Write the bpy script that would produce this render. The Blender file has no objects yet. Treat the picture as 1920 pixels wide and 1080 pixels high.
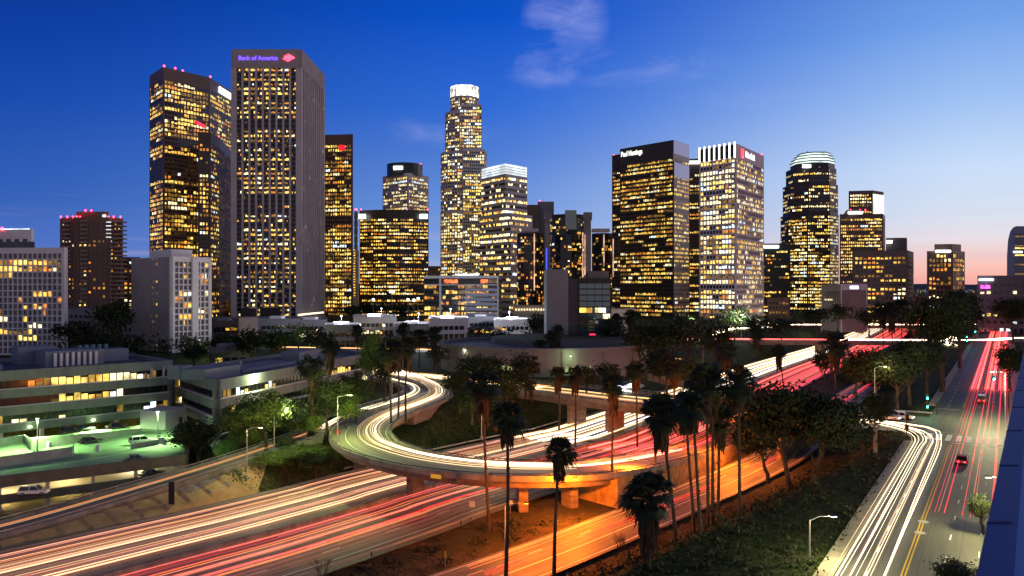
import bpy, bmesh, math, random
import numpy as np
from mathutils import Vector
R = math.radians
random.seed(7); rng = np.random.default_rng(7)
scene = bpy.context.scene
col = scene.collection

# ------------------------------------------------------------------ camera
F = 1500.0; CZ = 30.0
cam_d = bpy.data.cameras.new('camera'); cam = bpy.data.objects.new('camera', cam_d); col.objects.link(cam)
cam.location = (0, 0, CZ); cam.rotation_euler = (R(90), 0, 0)
cam_d.sensor_width = 36; cam_d.lens = F / 1920 * 36; cam_d.clip_start = 0.1; cam_d.clip_end = 60000
scene.camera = cam
scene.view_settings.view_transform = 'Standard'; scene.view_settings.look = 'None'
scene.view_settings.exposure = 0; scene.view_settings.gamma = 1
scene.cycles.use_denoising = True
scene.cycles.max_bounces = 5; scene.cycles.diffuse_bounces = 2; scene.cycles.glossy_bounces = 3
scene.cycles.transparent_max_bounces = 32
scene.cycles.sample_clamp_indirect = 4

def lin(c):
    return tuple(((v / 255) / 12.92 if v <= 10 else (((v / 255) + .055) / 1.055) ** 2.4) for v in c) + (1,)

# ------------------------------------------------------------------ world: dusk sky (gradient by compass direction and elevation) over a weak Nishita sky
w = bpy.data.worlds.new('World'); scene.world = w; w.use_nodes = True
nt = w.node_tree; N = nt.nodes; L = nt.links; N.clear()
def nd(t, **k):
    n = N.new(t)
    for a, b in k.items(): setattr(n, a, b)
    return n
def mth(op, a, b=None, clamp=False):
    n = nd('ShaderNodeMath', operation=op, use_clamp=clamp)
    for i, v in enumerate((a, b)):
        if v is None: continue
        if isinstance(v, (int, float)): n.inputs[i].default_value = v
        else: L.new(v, n.inputs[i])
    return n.outputs[0]
def ramp(fac, stops):
    n = nd('ShaderNodeValToRGB'); cr = n.color_ramp
    cr.interpolation = 'LINEAR'
    while len(cr.elements) < len(stops): cr.elements.new(.5)
    for e, (p, c) in zip(cr.elements, stops): e.position = p; e.color = lin(c)
    L.new(fac, n.inputs[0]); return n.outputs[0]
def mixc(f, a, b, bt='MIX'):
    n = nd('ShaderNodeMix', data_type='RGBA', blend_type=bt)
    if isinstance(f, (int, float)): n.inputs[0].default_value = f
    else: L.new(f, n.inputs[0])
    for i, v in ((6, a), (7, b)):
        if isinstance(v, tuple): n.inputs[i].default_value = v
        else: L.new(v, n.inputs[i])
    return n.outputs[2]
tc = nd('ShaderNodeTexCoord'); sp = nd('ShaderNodeSeparateXYZ'); L.new(tc.outputs['Generated'], sp.inputs[0])
X, Y, Z = sp.outputs
az = mth('ARCTAN2', X, Y)                       # radians right of +Y
el = mth('MAXIMUM', Z, 0.0)
left = ramp(el, [(0, (100, 125, 195)), (.05, (74, 112, 194)), (.10, (48, 96, 184)), (.2, (16, 74, 174)), (.28, (2, 58, 158)), (.45, (1, 28, 86)), (1, (4, 12, 36))])
mid = ramp(el, [(0, (165, 180, 222)), (.05, (132, 166, 224)), (.09, (110, 152, 222)), (.17, (76, 124, 213)), (.22, (46, 108, 214)), (.32, (0, 82, 202)), (.5, (2, 40, 110)), (1, (6, 16, 42))])
rght = ramp(el, [(0, (244, 160, 150)), (.02, (253, 192, 178)), (.036, (242, 206, 202)), (.055, (232, 224, 232)), (.08, (214, 223, 240)), (.13, (200, 221, 249)), (.2, (158, 193, 243)), (.28, (112, 160, 233)), (.4, (72, 120, 205)), (.65, (16, 50, 120)), (1, (8, 18, 44))])
t1 = mth('ADD', mth('MULTIPLY', az, 1 / .60), .95, True)
t2 = mth('MULTIPLY', mth('ADD', az, .03), 1 / .55, True)
t2 = mth('POWER', t2, mth('ADD', .85, mth('MULTIPLY', el, 1.6)))
sst = lambda t: mth('MULTIPLY', mth('MULTIPLY', t, t), mth('SUBTRACT', 3.0, mth('MULTIPLY', t, 2.0)))
t1 = mth('ADD', mth('MULTIPLY', sst(t1), .6), mth('MULTIPLY', t1, .4)); t2 = mth('ADD', mth('MULTIPLY', sst(t2), .5), mth('MULTIPLY', t2, .5))
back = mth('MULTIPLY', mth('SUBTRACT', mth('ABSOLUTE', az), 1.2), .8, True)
g = mixc(t2, mixc(t1, left, mid), rght)
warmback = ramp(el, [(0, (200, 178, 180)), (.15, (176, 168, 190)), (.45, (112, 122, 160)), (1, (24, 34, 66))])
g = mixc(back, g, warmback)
# wispy clouds
mp = nd('ShaderNodeMapping'); L.new(tc.outputs['Generated'], mp.inputs[0]); mp.inputs['Scale'].default_value = (1.6, 1.0, 4.2)
mp.inputs['Rotation'].default_value = (0, R(-24), 0)
no = nd('ShaderNodeTexNoise'); no.inputs['Scale'].default_value = 7; no.inputs['Detail'].default_value = 9; no.inputs['Roughness'].default_value = .62
no.inputs['Distortion'].default_value = .5; L.new(mp.outputs[0], no.inputs['Vector'])
def blob(x, y, rx, ry, s):
    d = Vector((x - 960, F, 540 - y)).normalized()
    a = math.atan2(d.x, d.y)
    u = mth('DIVIDE', mth('SUBTRACT', az, a), rx); v = mth('DIVIDE', mth('SUBTRACT', Z, d.z), ry)
    q = mth('ADD', mth('MULTIPLY', u, u), mth('MULTIPLY', v, v))
    return mth('MULTIPLY', mth('SUBTRACT', 1.0, q, True), s)
bl = blob(1060, 40, .058, .060, 1.15)
for b in ((1025, 112, .065, .036, 1.15), (1200, 125, .13, .026, .6), (800, 250, .10, .020, .4), (1560, 220, .10, .018, .35), (1300, 190, .22, .012, .3)):
    bl = mth('MAXIMUM', bl, blob(*b))
cl = mth('MULTIPLY', mth('MULTIPLY', mth('SUBTRACT', mth('ADD', no.outputs[0], mth('MULTIPLY', bl, .10)), .47, True), 3.2, True), mth('MULTIPLY', bl, 1.5, True), True)
g = mixc(mth('MULTIPLY', cl, .50), g, lin((158, 172, 236)))
# faint long haze streaks near the warm horizon
mp2 = nd('ShaderNodeMapping'); L.new(tc.outputs['Generated'], mp2.inputs[0]); mp2.inputs['Scale'].default_value = (2, 2, 60)
no2 = nd('ShaderNodeTexNoise'); no2.inputs['Scale'].default_value = 1.6; no2.inputs['Detail'].default_value = 4; L.new(mp2.outputs[0], no2.inputs['Vector'])
hz = mth('MULTIPLY', mth('SUBTRACT', no2.outputs[0], .52, True), mth('MULTIPLY', mth('SUBTRACT', .12, el, True), 14, True))
g = mixc(mth('MULTIPLY', hz, 1.1, True), g, lin((205, 185, 205)))
sky = nd('ShaderNodeTexSky', sky_type='NISHITA'); sky.sun_disc = False; sky.sun_elevation = R(-2); sky.sun_rotation = R(48)
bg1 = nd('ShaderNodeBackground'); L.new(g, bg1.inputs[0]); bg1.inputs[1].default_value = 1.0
bg2 = nd('ShaderNodeBackground'); L.new(sky.outputs[0], bg2.inputs[0]); bg2.inputs[1].default_value = 0.02
ad = nd('ShaderNodeAddShader'); L.new(bg1.outputs[0], ad.inputs[0]); L.new(bg2.outputs[0], ad.inputs[1])
wo = nd('ShaderNodeOutputWorld'); L.new(ad.outputs[0], wo.inputs[0])

# last glow of the sun from the right, very soft
sd = bpy.data.lights.new('sun', 'SUN'); sd.energy = 0.6; sd.angle = R(40); sd.color = (1, .70, .68)
so = bpy.data.objects.new('sun', sd); col.objects.link(so)
so.rotation_euler = Vector((-math.sin(R(62)), -math.cos(R(62)) + .2, -.16)).to_track_quat('-Z', 'Y').to_euler()

# ------------------------------------------------------------------ helpers
def P(x, y, z=0.0):
    d = (CZ - z) * F / (y - 540.0)
    return ((x - 960) * d / F, d, z)
def at(x, d): return ((x - 960) * d / F, d)
def zat(y, d): return CZ + (540 - y) * d / F

class MB:
    def __init__(s): s.v = []; s.f = []; s.m = []
    def face(s, pts, mi=0):
        n = len(s.v); s.v += [tuple(p) for p in pts]; s.f.append(tuple(range(n, n + len(pts)))); s.m.append(mi)
    def hexa(s, p, mi=0):      # p: 4 bottom (ccw) then 4 top
        n = len(s.v); s.v += [tuple(q) for q in p]
        for f in ((3, 2, 1, 0), (4, 5, 6, 7), (0, 1, 5, 4), (1, 2, 6, 5), (2, 3, 7, 6), (3, 0, 4, 7)):
            s.f.append(tuple(n + i for i in f)); s.m.append(mi)
    def box(s, x0, x1, y0, y1, z0, z1, mi=0):
        s.hexa([(x0, y0, z0), (x1, y0, z0), (x1, y1, z0), (x0, y1, z0), (x0, y0, z1), (x1, y0, z1), (x1, y1, z1), (x0, y1, z1)], mi)
    def obox(s, o, t, n, s0, s1, d0, d1, z0, z1, mi=0):   # o origin xy, t along, n outward
        q = lambda a, b, z: (o[0] + t[0] * a + n[0] * b, o[1] + t[1] * a + n[1] * b, z)
        s.hexa([q(s0, d1, z0), q(s1, d1, z0), q(s1, d0, z0), q(s0, d0, z0), q(s0, d1, z1), q(s1, d1, z1), q(s1, d0, z1), q(s0, d0, z1)], mi)
    def prism(s, poly, z0, z1, mi=0, mt=None):
        n = len(s.v); k = len(poly)
        s.v += [(p[0], p[1], z0) for p in poly] + [(p[0], p[1], z1) for p in poly]
        for i in range(k):
            j = (i + 1) % k; s.f.append((n + i, n + j, n + k + j, n + k + i)); s.m.append(mi)
        s.f.append(tuple(n + k + i for i in range(k))); s.m.append(mi if mt is None else mt)
        s.f.append(tuple(n + i for i in reversed(range(k)))); s.m.append(mi)
    def tube(s, pts, rad, k=6, mi=0, caps=True):
        n0 = len(s.v); m = len(pts); pts = [Vector(p) for p in pts]
        for i, p in enumerate(pts):
            d = (pts[min(i + 1, m - 1)] - pts[max(i - 1, 0)]).normalized()
            u = d.cross(Vector((0, 0, 1)))
            if u.length < .2: u = d.cross(Vector((1, 0, 0)))
            u.normalize(); v = d.cross(u)
            r = rad[i] if isinstance(rad, (list, tuple)) else rad
            for a in range(k):
                an = 2 * math.pi * a / k
                s.v.append(tuple(p + u * (r * math.cos(an)) + v * (r * math.sin(an))))
        for i in range(m - 1):
            for a in range(k):
                b = (a + 1) % k
                s.f.append((n0 + i * k + a, n0 + i * k + b, n0 + (i + 1) * k + b, n0 + (i + 1) * k + a)); s.m.append(mi)
        if caps:
            s.f.append(tuple(n0 + a for a in reversed(range(k)))); s.m.append(mi)
            s.f.append(tuple(n0 + (m - 1) * k + a for a in range(k))); s.m.append(mi)
    def cyl(s, x, y, z0, z1, r, k=12, mi=0, r2=None):
        s.tube([(x, y, z0), (x, y, z1)], [r, r if r2 is None else r2], k, mi)
    def build(s, name, mats, parent=None, smooth=False, **tags):
        me = bpy.data.meshes.new(name); me.from_pydata(s.v, [], s.f)
        for m in (mats if isinstance(mats, (list, tuple)) else [mats]): me.materials.append(m)
        me.polygons.foreach_set('material_index', s.m)
        if smooth: me.polygons.foreach_set('use_smooth', [True] * len(s.f))
        me.update()
        return link(me, name, parent, **tags)
def link(me, name, parent=None, **tags):
    o = bpy.data.objects.new(name, me); col.objects.link(o); o.parent = parent
    for k, v in tags.items():
        if v: o[k] = v
    return o
def empty(name, label, category, loc=(0, 0, 0), group=None, rz=0):
    o = bpy.data.objects.new(name, None); col.objects.link(o); o.location = loc; o.rotation_euler.z = rz
    o.empty_display_size = .5
    o['label'] = label; o['category'] = category
    if group: o['group'] = group
    return o
def copy_tree(o, parent=None):
    c = o.copy(); col.objects.link(c); c.parent = parent
    for ch in o.children: copy_tree(ch, c)
    return c

# ------------------------------------------------------------------ materials
MATS = {}
def mat(name, c, rough=.8, metal=0, c2=None, scale=.3, spec=.3, bump=0, stretch=None, detail=5, coat=0):
    if name in MATS: return MATS[name]
    m = bpy.data.materials.new(name); m.use_nodes = True; t = m.node_tree; b = t.nodes['Principled BSDF']
    b.inputs['Base Color'].default_value = (*c, 1); b.inputs['Roughness'].default_value = rough; b.inputs['Metallic'].default_value = metal
    b.inputs['Specular IOR Level'].default_value = spec
    if coat: b.inputs['Coat Weight'].default_value = coat
    if c2 is not None:
        tcn = t.nodes.new('ShaderNodeTexCoord'); mpn = t.nodes.new('ShaderNodeMapping'); n = t.nodes.new('ShaderNodeTexNoise'); cr = t.nodes.new('ShaderNodeValToRGB')
        t.links.new(tcn.outputs['Object'], mpn.inputs[0]); t.links.new(mpn.outputs[0], n.inputs['Vector'])
        if stretch: mpn.inputs['Scale'].default_value = stretch
        n.inputs['Scale'].default_value = scale; n.inputs['Detail'].default_value = detail; n.inputs['Roughness'].default_value = .65
        cr.color_ramp.elements[0].position = .35; cr.color_ramp.elements[1].position = .65
        cr.color_ramp.elements[0].color = (*c, 1); cr.color_ramp.elements[1].color = (*c2, 1)
        t.links.new(n.outputs[0], cr.inputs[0]); t.links.new(cr.outputs[0], b.inputs['Base Color'])
        if bump:
            bn = t.nodes.new('ShaderNodeBump'); bn.inputs['Strength'].default_value = bump; bn.inputs['Distance'].default_value = .2
            t.links.new(n.outputs[0], bn.inputs['Height']); t.links.new(bn.outputs[0], b.inputs['Normal'])
    MATS[name] = m; return m
def emi(name, c, s, vary=0, scale=.35, sample=False):
    if name in MATS: return MATS[name]
    m = bpy.data.materials.new(name); m.use_nodes = True; t = m.node_tree; b = t.nodes['Principled BSDF']
    b.inputs['Base Color'].default_value = (.03, .03, .03, 1); b.inputs['Roughness'].default_value = .3
    b.inputs['Emission Color'].default_value = (*c, 1); b.inputs['Emission Strength'].default_value = s
    if vary:
        tcn = t.nodes.new('ShaderNodeTexCoord'); n = t.nodes.new('ShaderNodeTexNoise'); mr = t.nodes.new('ShaderNodeMapRange')
        t.links.new(tcn.outputs['Object'], n.inputs['Vector']); n.inputs['Scale'].default_value = scale; n.inputs['Detail'].default_value = 2
        mr.inputs[1].default_value = .35; mr.inputs[2].default_value = .68; mr.inputs[3].default_value = s * (1 - vary); mr.inputs[4].default_value = s * (1 + vary)
        t.links.new(n.outputs[0], mr.inputs[0]); t.links.new(mr.outputs[0], b.inputs['Emission Strength'])
    if not sample: m.cycles.emission_sampling = 'NONE'
    MATS[name] = m; return m
def trailmat(name, c, s):
    m = bpy.data.materials.new(name); m.use_nodes = True; t = m.node_tree; t.nodes.clear()
    e = t.nodes.new('ShaderNodeEmission'); tr = t.nodes.new('ShaderNodeBsdfTransparent'); a = t.nodes.new('ShaderNodeAddShader'); o = t.nodes.new('ShaderNodeOutputMaterial')
    e.inputs[0].default_value = (*c, 1); e.inputs[1].default_value = s
    t.links.new(e.outputs[0], a.inputs[0]); t.links.new(tr.outputs[0], a.inputs[1]); t.links.new(a.outputs[0], o.inputs[0])
    m.cycles.emission_sampling = 'FRONT'
    return m

GL = mat('dark_glass', (.012, .013, .017), .12, 0, spec=.5)
GLB = mat('blue_glass', (.03, .035, .05), .08, .35, spec=.6)
GLK = mat('black_glass', (.006, .006, .007), .18, spec=.3)
CONC = mat('concrete', (.27, .255, .235), .85, c2=(.38, .36, .33), scale=.25)
CONCD = mat('weathered_concrete', (.12, .11, .10), .9, c2=(.26, .24, .21), scale=.35, bump=.2)
WHITEW = mat('white_wall', (.60, .56, .55), .8, c2=(.72, .68, .67), scale=.08)
ROOF = mat('grey_roof', (.07, .075, .085), .8, c2=(.14, .145, .16), scale=.12)
METAL = mat('galvanised_metal', (.35, .35, .36), .45, .6)
DARKM = mat('dark_metal', (.03, .03, .035), .5, .4)
RED = emi('red_beacon', (1, .03, .06), 14)
WARM = [emi('lit_warm', (1, .54, .08), 1.35, .7), emi('lit_yellow', (1, .66, .13), 1.7, .7), emi('lit_amber', (1, .33, .04), .9, .8),
        emi('lit_pale', (1, .85, .45), 1.9, .6), emi('lit_dim', (.8, .42, .05), .35, .8), emi('lit_cool', (.80, .95, 1.0), 1.9, .5)]
WHITE_E = emi('white_light', (.95, 1, .97), 6)
SOFTW = emi('soft_white_light', (.85, .93, 1), 1.6, .4, .2)

def ribbon(cols, z0, z1, closed=True):
    """one continuous strip of panes: cols = [(x, y, material to the next column, lit part of the height or None)]"""
    mb = MB(); n = len(cols)
    for x, y, m, tr in cols: mb.v += [(x, y, z0), (x, y, z1)]
    for i in range(n if closed else n - 1):
        j = (i + 1) % n; m, tr = cols[i][2], cols[i][3]; a, b, c, d = 2 * i, 2 * j, 2 * j + 1, 2 * i + 1
        if tr is None or m == 0: mb.f.append((a, b, c, d)); mb.m.append(m)
        else:
            zm = z0 + (z1 - z0) * tr; k = len(mb.v); mb.v += [(cols[i][0], cols[i][1], zm), (cols[j][0], cols[j][1], zm)]
            mb.f += [(a, b, k + 1, k), (k, k + 1, c, d)]; mb.m += [m, 0]
    return mb
def smooth(pts, step=3.0):
    pts = [np.array(p, float) for p in pts]; out = []
    P_ = [2 * pts[0] - pts[1]] + pts + [2 * pts[-1] - pts[-2]]
    for i in range(1, len(P_) - 2):
        a, b, c, d = P_[i - 1:i + 3]; n = max(2, int(np.linalg.norm(c - b) / step))
        for k in range(n):
            t = k / n
            out.append(.5 * ((2 * b) + (c - a) * t + (2 * a - 5 * b + 4 * c - d) * t * t + (3 * b - a - 3 * c + d) * t ** 3))
    out.append(pts[-1]); return np.array(out)
def normals(p):
    d = np.gradient(p[:, :2], axis=0); d /= np.linalg.norm(d, axis=1)[:, None] + 1e-9
    return np.stack([-d[:, 1], d[:, 0]], 1)          # left of travel
def offs(p, o):
    n = normals(p); q = p.copy(); q[:, :2] += n * (np.asarray(o)[:, None] if np.ndim(o) else o); return q
def strip(p, a, b, dz=0.0, mb=None, mi=0):
    mb = mb or MB(); A = offs(p, a); B = offs(p, b)
    for i in range(len(p) - 1):
        mb.face([(A[i][0], A[i][1], A[i][2] + dz), (B[i][0], B[i][1], B[i][2] + dz), (B[i + 1][0], B[i + 1][1], B[i + 1][2] + dz), (A[i + 1][0], A[i + 1][1], A[i + 1][2] + dz)][::-1] if np.mean(a) < np.mean(b) else
                [(A[i][0], A[i][1], A[i][2] + dz), (B[i][0], B[i][1], B[i][2] + dz), (B[i + 1][0], B[i + 1][1], B[i + 1][2] + dz), (A[i + 1][0], A[i + 1][1], A[i + 1][2] + dz)], mi)
    return mb
def wall(p, a, b, z0, z1, mb=None, mi=0, absz=None):   # solid extruded along path between offsets a,b and heights z0..z1 over path (absz: absolute bottom)
    mb = mb or MB(); A = offs(p, a); B = offs(p, b)
    def q(S, i, z, bot=False):
        return (S[i][0], S[i][1], absz if (bot and absz is not None) else S[i][2] + z)
    n = len(p)
    for i in range(n - 1):
        j = i + 1
        a0, b0, a1, b1 = q(A, i, z0, 1), q(B, i, z0, 1), q(A, j, z0, 1), q(B, j, z0, 1)
        A0, B0, A1, B1 = q(A, i, z1), q(B, i, z1), q(A, j, z1), q(B, j, z1)
        for f in ((A0, B0, B1, A1), (a0, a1, b1, b0), (a0, A0, A1, a1), (b0, b1, B1, B0)): mb.face(f, mi)
        if i == 0: mb.face((a0, b0, B0, A0), mi)
        if j == n - 1: mb.face((a1, A1, B1, b1), mi)
    return mb
def dashes(p, o, ln, gap, wdt, mb, dz=.03, mi=0, start=0):
    q = offs(p, o); s = np.concatenate([[0], np.cumsum(np.linalg.norm(np.diff(q[:, :2], axis=0), axis=1))])
    t = start
    while t < s[-1] - ln:
        pts = []
        for u in (t, t + ln): pts.append([np.interp(u, s, q[:, k]) for k in range(3)])
        a, b = map(np.array, pts); d = (b - a)[:2]; d /= np.linalg.norm(d) + 1e-9; n = np.array([-d[1], d[0]]) * wdt / 2
        mb.face([(a[0] - n[0], a[1] - n[1], a[2] + dz), (b[0] - n[0], b[1] - n[1], b[2] + dz), (b[0] + n[0], b[1] + n[1], b[2] + dz), (a[0] + n[0], a[1] + n[1], a[2] + dz)], mi)
        t += ln + gap
# ------------------------------------------------------------------ roads: plan
median = smooth([(-120, 28, -8), (-86, 66, -8), (-48, 109.6, -8), (-37.4, 121.8, -8), (-24.1, 139, -8), (-18, 148, -8), (17.8, 190.6, -8), (28.5, 203.6, -8), (68.4, 271, -8), (132.8, 380, -8), (211, 500, -7.5), (300, 650, -6.5), (400, 830, -5), (505, 1015, -3), (800, 1500, -1)], 4)
orange = smooth([(-45, 60, -8), (-20, 88, -8), (4, 113, -8), (19, 130, -8), (35, 149, -8), (47.5, 164, -8), (61, 182, -8), (74, 204, -8), (92, 236, -8), (116, 276, -8), (150, 330, -8)], 3)
cross = smooth([(-75, 312, 0), (-52, 290, 0), (-38.7, 276, 0), (-20, 262, 0), (-2, 246, 0), (14, 233, 0), (27, 220, 0), (40, 209, 0), (54, 199, 0), (68, 190, 0), (82, 181, 0), (98, 171, 0)], 2.5)
loop = smooth([(-42, 280, .3), (-34, 262, .3), (-25.5, 240, .3), (-22.5, 221, .2), (-25.5, 205, .1), (-29.5, 192, 0), (-32, 179, -.2), (-31.8, 168, -.5), (-28.8, 158, -.9), (-24, 151.3, -1.2), (-17.7, 145.6, -1.5), (-10.2, 140.6, -1.5), (-2.7, 138.2, -1.6), (5, 138.7, -1.9), (13.3, 142.6, -2.6), (23.6, 153, -3.7), (34, 166, -4.7), (43.5, 179, -5.6), (56, 204, -6.9), (66, 224, -7.7), (82, 252, -7.95)], 2)
rampB = smooth([(-46, 268, .35), (-38, 254, .3), (-30, 240, .3), (-27, 225, .25), (-29, 212, .1), (-33.5, 200, -.1), (-38.6, 187, -.5), (-42.5, 173, -1.6), (-49, 163, -3), (-57, 152.6, -4.6), (-68, 137.5, -6.2), (-79, 122, -7.4), (-96, 98, -7.95), (-125, 62, -8)], 2)
SL = lambda Y: 33.5 + .618 * (Y - 83.3)
street = np.array([(SL(y) + 9.5, y, 0.0) for y in np.arange(-40, 900, 8)])
LWID, RWID = 24.5, 19.5
# ------------------------------------------------------------------ terrain
def fedge(o, y0, y1):
    q = offs(median, o); return [tuple(p[:2]) for p in q if y0 < p[1] < y1]
right = [(-70, 10), (-30, 55), (-5, 85), (14, 106), (30, 123), (45, 141), (58, 157), (72, 178), (90, 205), (108, 240), (140, 300)] + fedge(-22, 330, 1400)[::3]
leftb = fedge(26.5, 176, 1400)[::3][::-1] + [(-31, 171.5), (-42, 174), (-52, 171), (-62, 168), (-71, 178), (-79, 206), (-104, 181), (-150, 135), (-230, 50)]
cpoly = np.array(right + leftb)
def sdist(x, y, poly):
    d = np.full(x.shape, 1e9); inside = np.zeros(x.shape, bool)
    for i in range(len(poly)):
        a = poly[i]; b = poly[(i + 1) % len(poly)]
        e = b - a; wx = x - a[0]; wy = y - a[1]
        t = np.clip((wx * e[0] + wy * e[1]) / (e @ e + 1e-9), 0, 1)
        d = np.minimum(d, np.hypot(wx - t * e[0], wy - t * e[1]))
        c = ((a[1] > y) != (b[1] > y)) & (x < (b[0] - a[0]) * (y - a[1]) / (b[1] - a[1] + 1e-12) + a[0])
        inside ^= c
    return np.where(inside, -d, d)
def hills(x, y):
    return .35 * np.sin(x * .11 + y * .05) * np.sin(y * .09 - x * .03)
def height(x, y):
    x = np.asarray(x, float); y = np.asarray(y, float)
    s = sdist(x, y, cpoly); t = np.clip(s / 13, 0, 1); t = t * t * (3 - 2 * t)
    fade = np.clip((1500 - y) / 600, 0, 1)
    h = -8.35 * (1 - t) * fade - .12
    bump = hills(x, y) * np.clip((s - 3) / 6, 0, 1) * np.clip((13 - s) / 4, 0, 1)
    # planted bank leaning on the side ramp, sloping down to the freeway shoulder
    sh = x.shape; xf, yf = x.ravel(), y.ravel(); near = (xf > -110) & (xf < -20) & (yf > 70) & (yf < 215); out = (h + bump).ravel()
    if near.any():
        px, py = xf[near], yf[near]; rp = rampB[::2]; D = np.hypot(px[:, None] - rp[None, :, 0], py[:, None] - rp[None, :, 1]); k = D.argmin(1); d = D[np.arange(len(px)), k]
        md = median[(median[:, 1] > 20) & (median[:, 1] < 300)][::2]; dm = np.hypot(px[:, None] - md[None, :, 0], py[:, None] - md[None, :, 1]).min(1)
        rm = np.hypot(rp[:, None, 0] - md[None, :, 0], rp[:, None, 1] - md[None, :, 1]).min(1)[k]
        bank = np.minimum(rp[k, 2] - .5 - np.clip(d - 3.7, 0, 99) * .30, -8.5 + (dm - 24.6) * 1.1)
        o = out[near]; out[near] = np.where((dm < rm + 2) & (dm > 24.6) & (d < 22), np.maximum(o, np.minimum(bank, rp[k, 2] - .4)), o)
    return out.reshape(sh)
ang = np.radians(np.concatenate([np.linspace(-80, -36, 40), np.linspace(-35.7, 35.7, 420), np.linspace(36, 80, 40)]))
rad = np.concatenate([np.geomspace(8, 60, 40)[:-1], np.geomspace(60, 420, 330)[:-1], np.geomspace(420, 2000, 90)[:-1], np.geomspace(2000, 40000, 30)])
A_, R_ = np.meshgrid(ang, rad)
gx, gy = R_ * np.sin(A_), R_ * np.cos(A_)
gz = height(gx, gy)
nr, na = gx.shape
me = bpy.data.meshes.new('ground'); vs = np.stack([gx, gy, gz], -1).reshape(-1, 3)
idx = np.arange(nr * na).reshape(nr, na)
fc = np.stack([idx[:-1, :-1], idx[:-1, 1:], idx[1:, 1:], idx[1:, :-1]], -1).reshape(-1, 4)[:, ::-1]
me.from_pydata(vs.tolist(), [], fc.tolist()); me.polygons.foreach_set('use_smooth', [True] * len(fc))
gm = bpy.data.materials.new('ground_cover'); gm.use_nodes = True; t = gm.node_tree; b = t.nodes['Principled BSDF']; b.inputs['Roughness'].default_value = .95
b.inputs['Specular IOR Level'].default_value = .1
tcn = t.nodes.new('ShaderNodeTexCoord')
def gnoise(s, d=6):
    n = t.nodes.new('ShaderNodeTexNoise'); n.inputs['Scale'].default_value = s; n.inputs['Detail'].default_value = d; n.inputs['Roughness'].default_value = .7
    t.links.new(tcn.outputs['Object'], n.inputs['Vector']); return n.outputs[0]
def gramp(f, st):
    n = t.nodes.new('ShaderNodeValToRGB')
    while len(n.color_ramp.elements) < len(st): n.color_ramp.elements.new(.5)
    for e, (p, c) in zip(n.color_ramp.elements, st): e.position = p; e.color = (*c, 1)
    t.links.new(f, n.inputs[0]); return n.outputs[0]
grass = gramp(gnoise(.9), [(.3, (.008, .014, .005)), (.5, (.022, .036, .010)), (.7, (.06, .06, .025))])
dirt = gramp(gnoise(1.3), [(.3, (.045, .032, .022)), (.55, (.10, .075, .05)), (.75, (.17, .135, .09))])
mx = t.nodes.new('ShaderNodeMix'); mx.data_type = 'RGBA'
at_ = t.nodes.new('ShaderNodeAttribute'); at_.attribute_name = 'dirt'
f2 = t.nodes.new('ShaderNodeMath'); f2.operation = 'ADD'; f2.use_clamp = True
f3 = t.nodes.new('ShaderNodeMapRange'); f3.inputs[1].default_value = .5; f3.inputs[2].default_value = .62; f3.inputs[3].default_value = -.35; f3.inputs[4].default_value = .35
t.links.new(gnoise(.12, 5), f3.inputs[0]); t.links.new(at_.outputs['Fac'], f2.inputs[0]); t.links.new(f3.outputs[0], f2.inputs[1])
t.links.new(f2.outputs[0], mx.inputs[0]); t.links.new(grass, mx.inputs[6]); t.links.new(dirt, mx.inputs[7]); t.links.new(mx.outputs[2], b.inputs['Base Color'])
bn = t.nodes.new('ShaderNodeBump'); bn.inputs['Strength'].default_value = .8; bn.inputs['Distance'].default_value = .35
t.links.new(gnoise(2.2), bn.inputs['Height']); t.links.new(bn.outputs[0], b.inputs['Normal'])
me.materials.append(gm)
sd_ = sdist(gx, gy, cpoly).ravel()
dv = np.clip(.75 - (sd_ + 4) / 9, 0, .8)
dv = np.where(gy.ravel() > 380, .25, dv)
isl = np.hypot(gx.ravel() + 2, gy.ravel() - 205) < 45; dv = np.where(isl & (gx.ravel() < 40), dv * .2, dv)
att = me.attributes.new('dirt', 'FLOAT', 'POINT'); att.data.foreach_set('value', dv.astype(np.float32))
g_o = link(me, 'ground', kind='structure')

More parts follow.
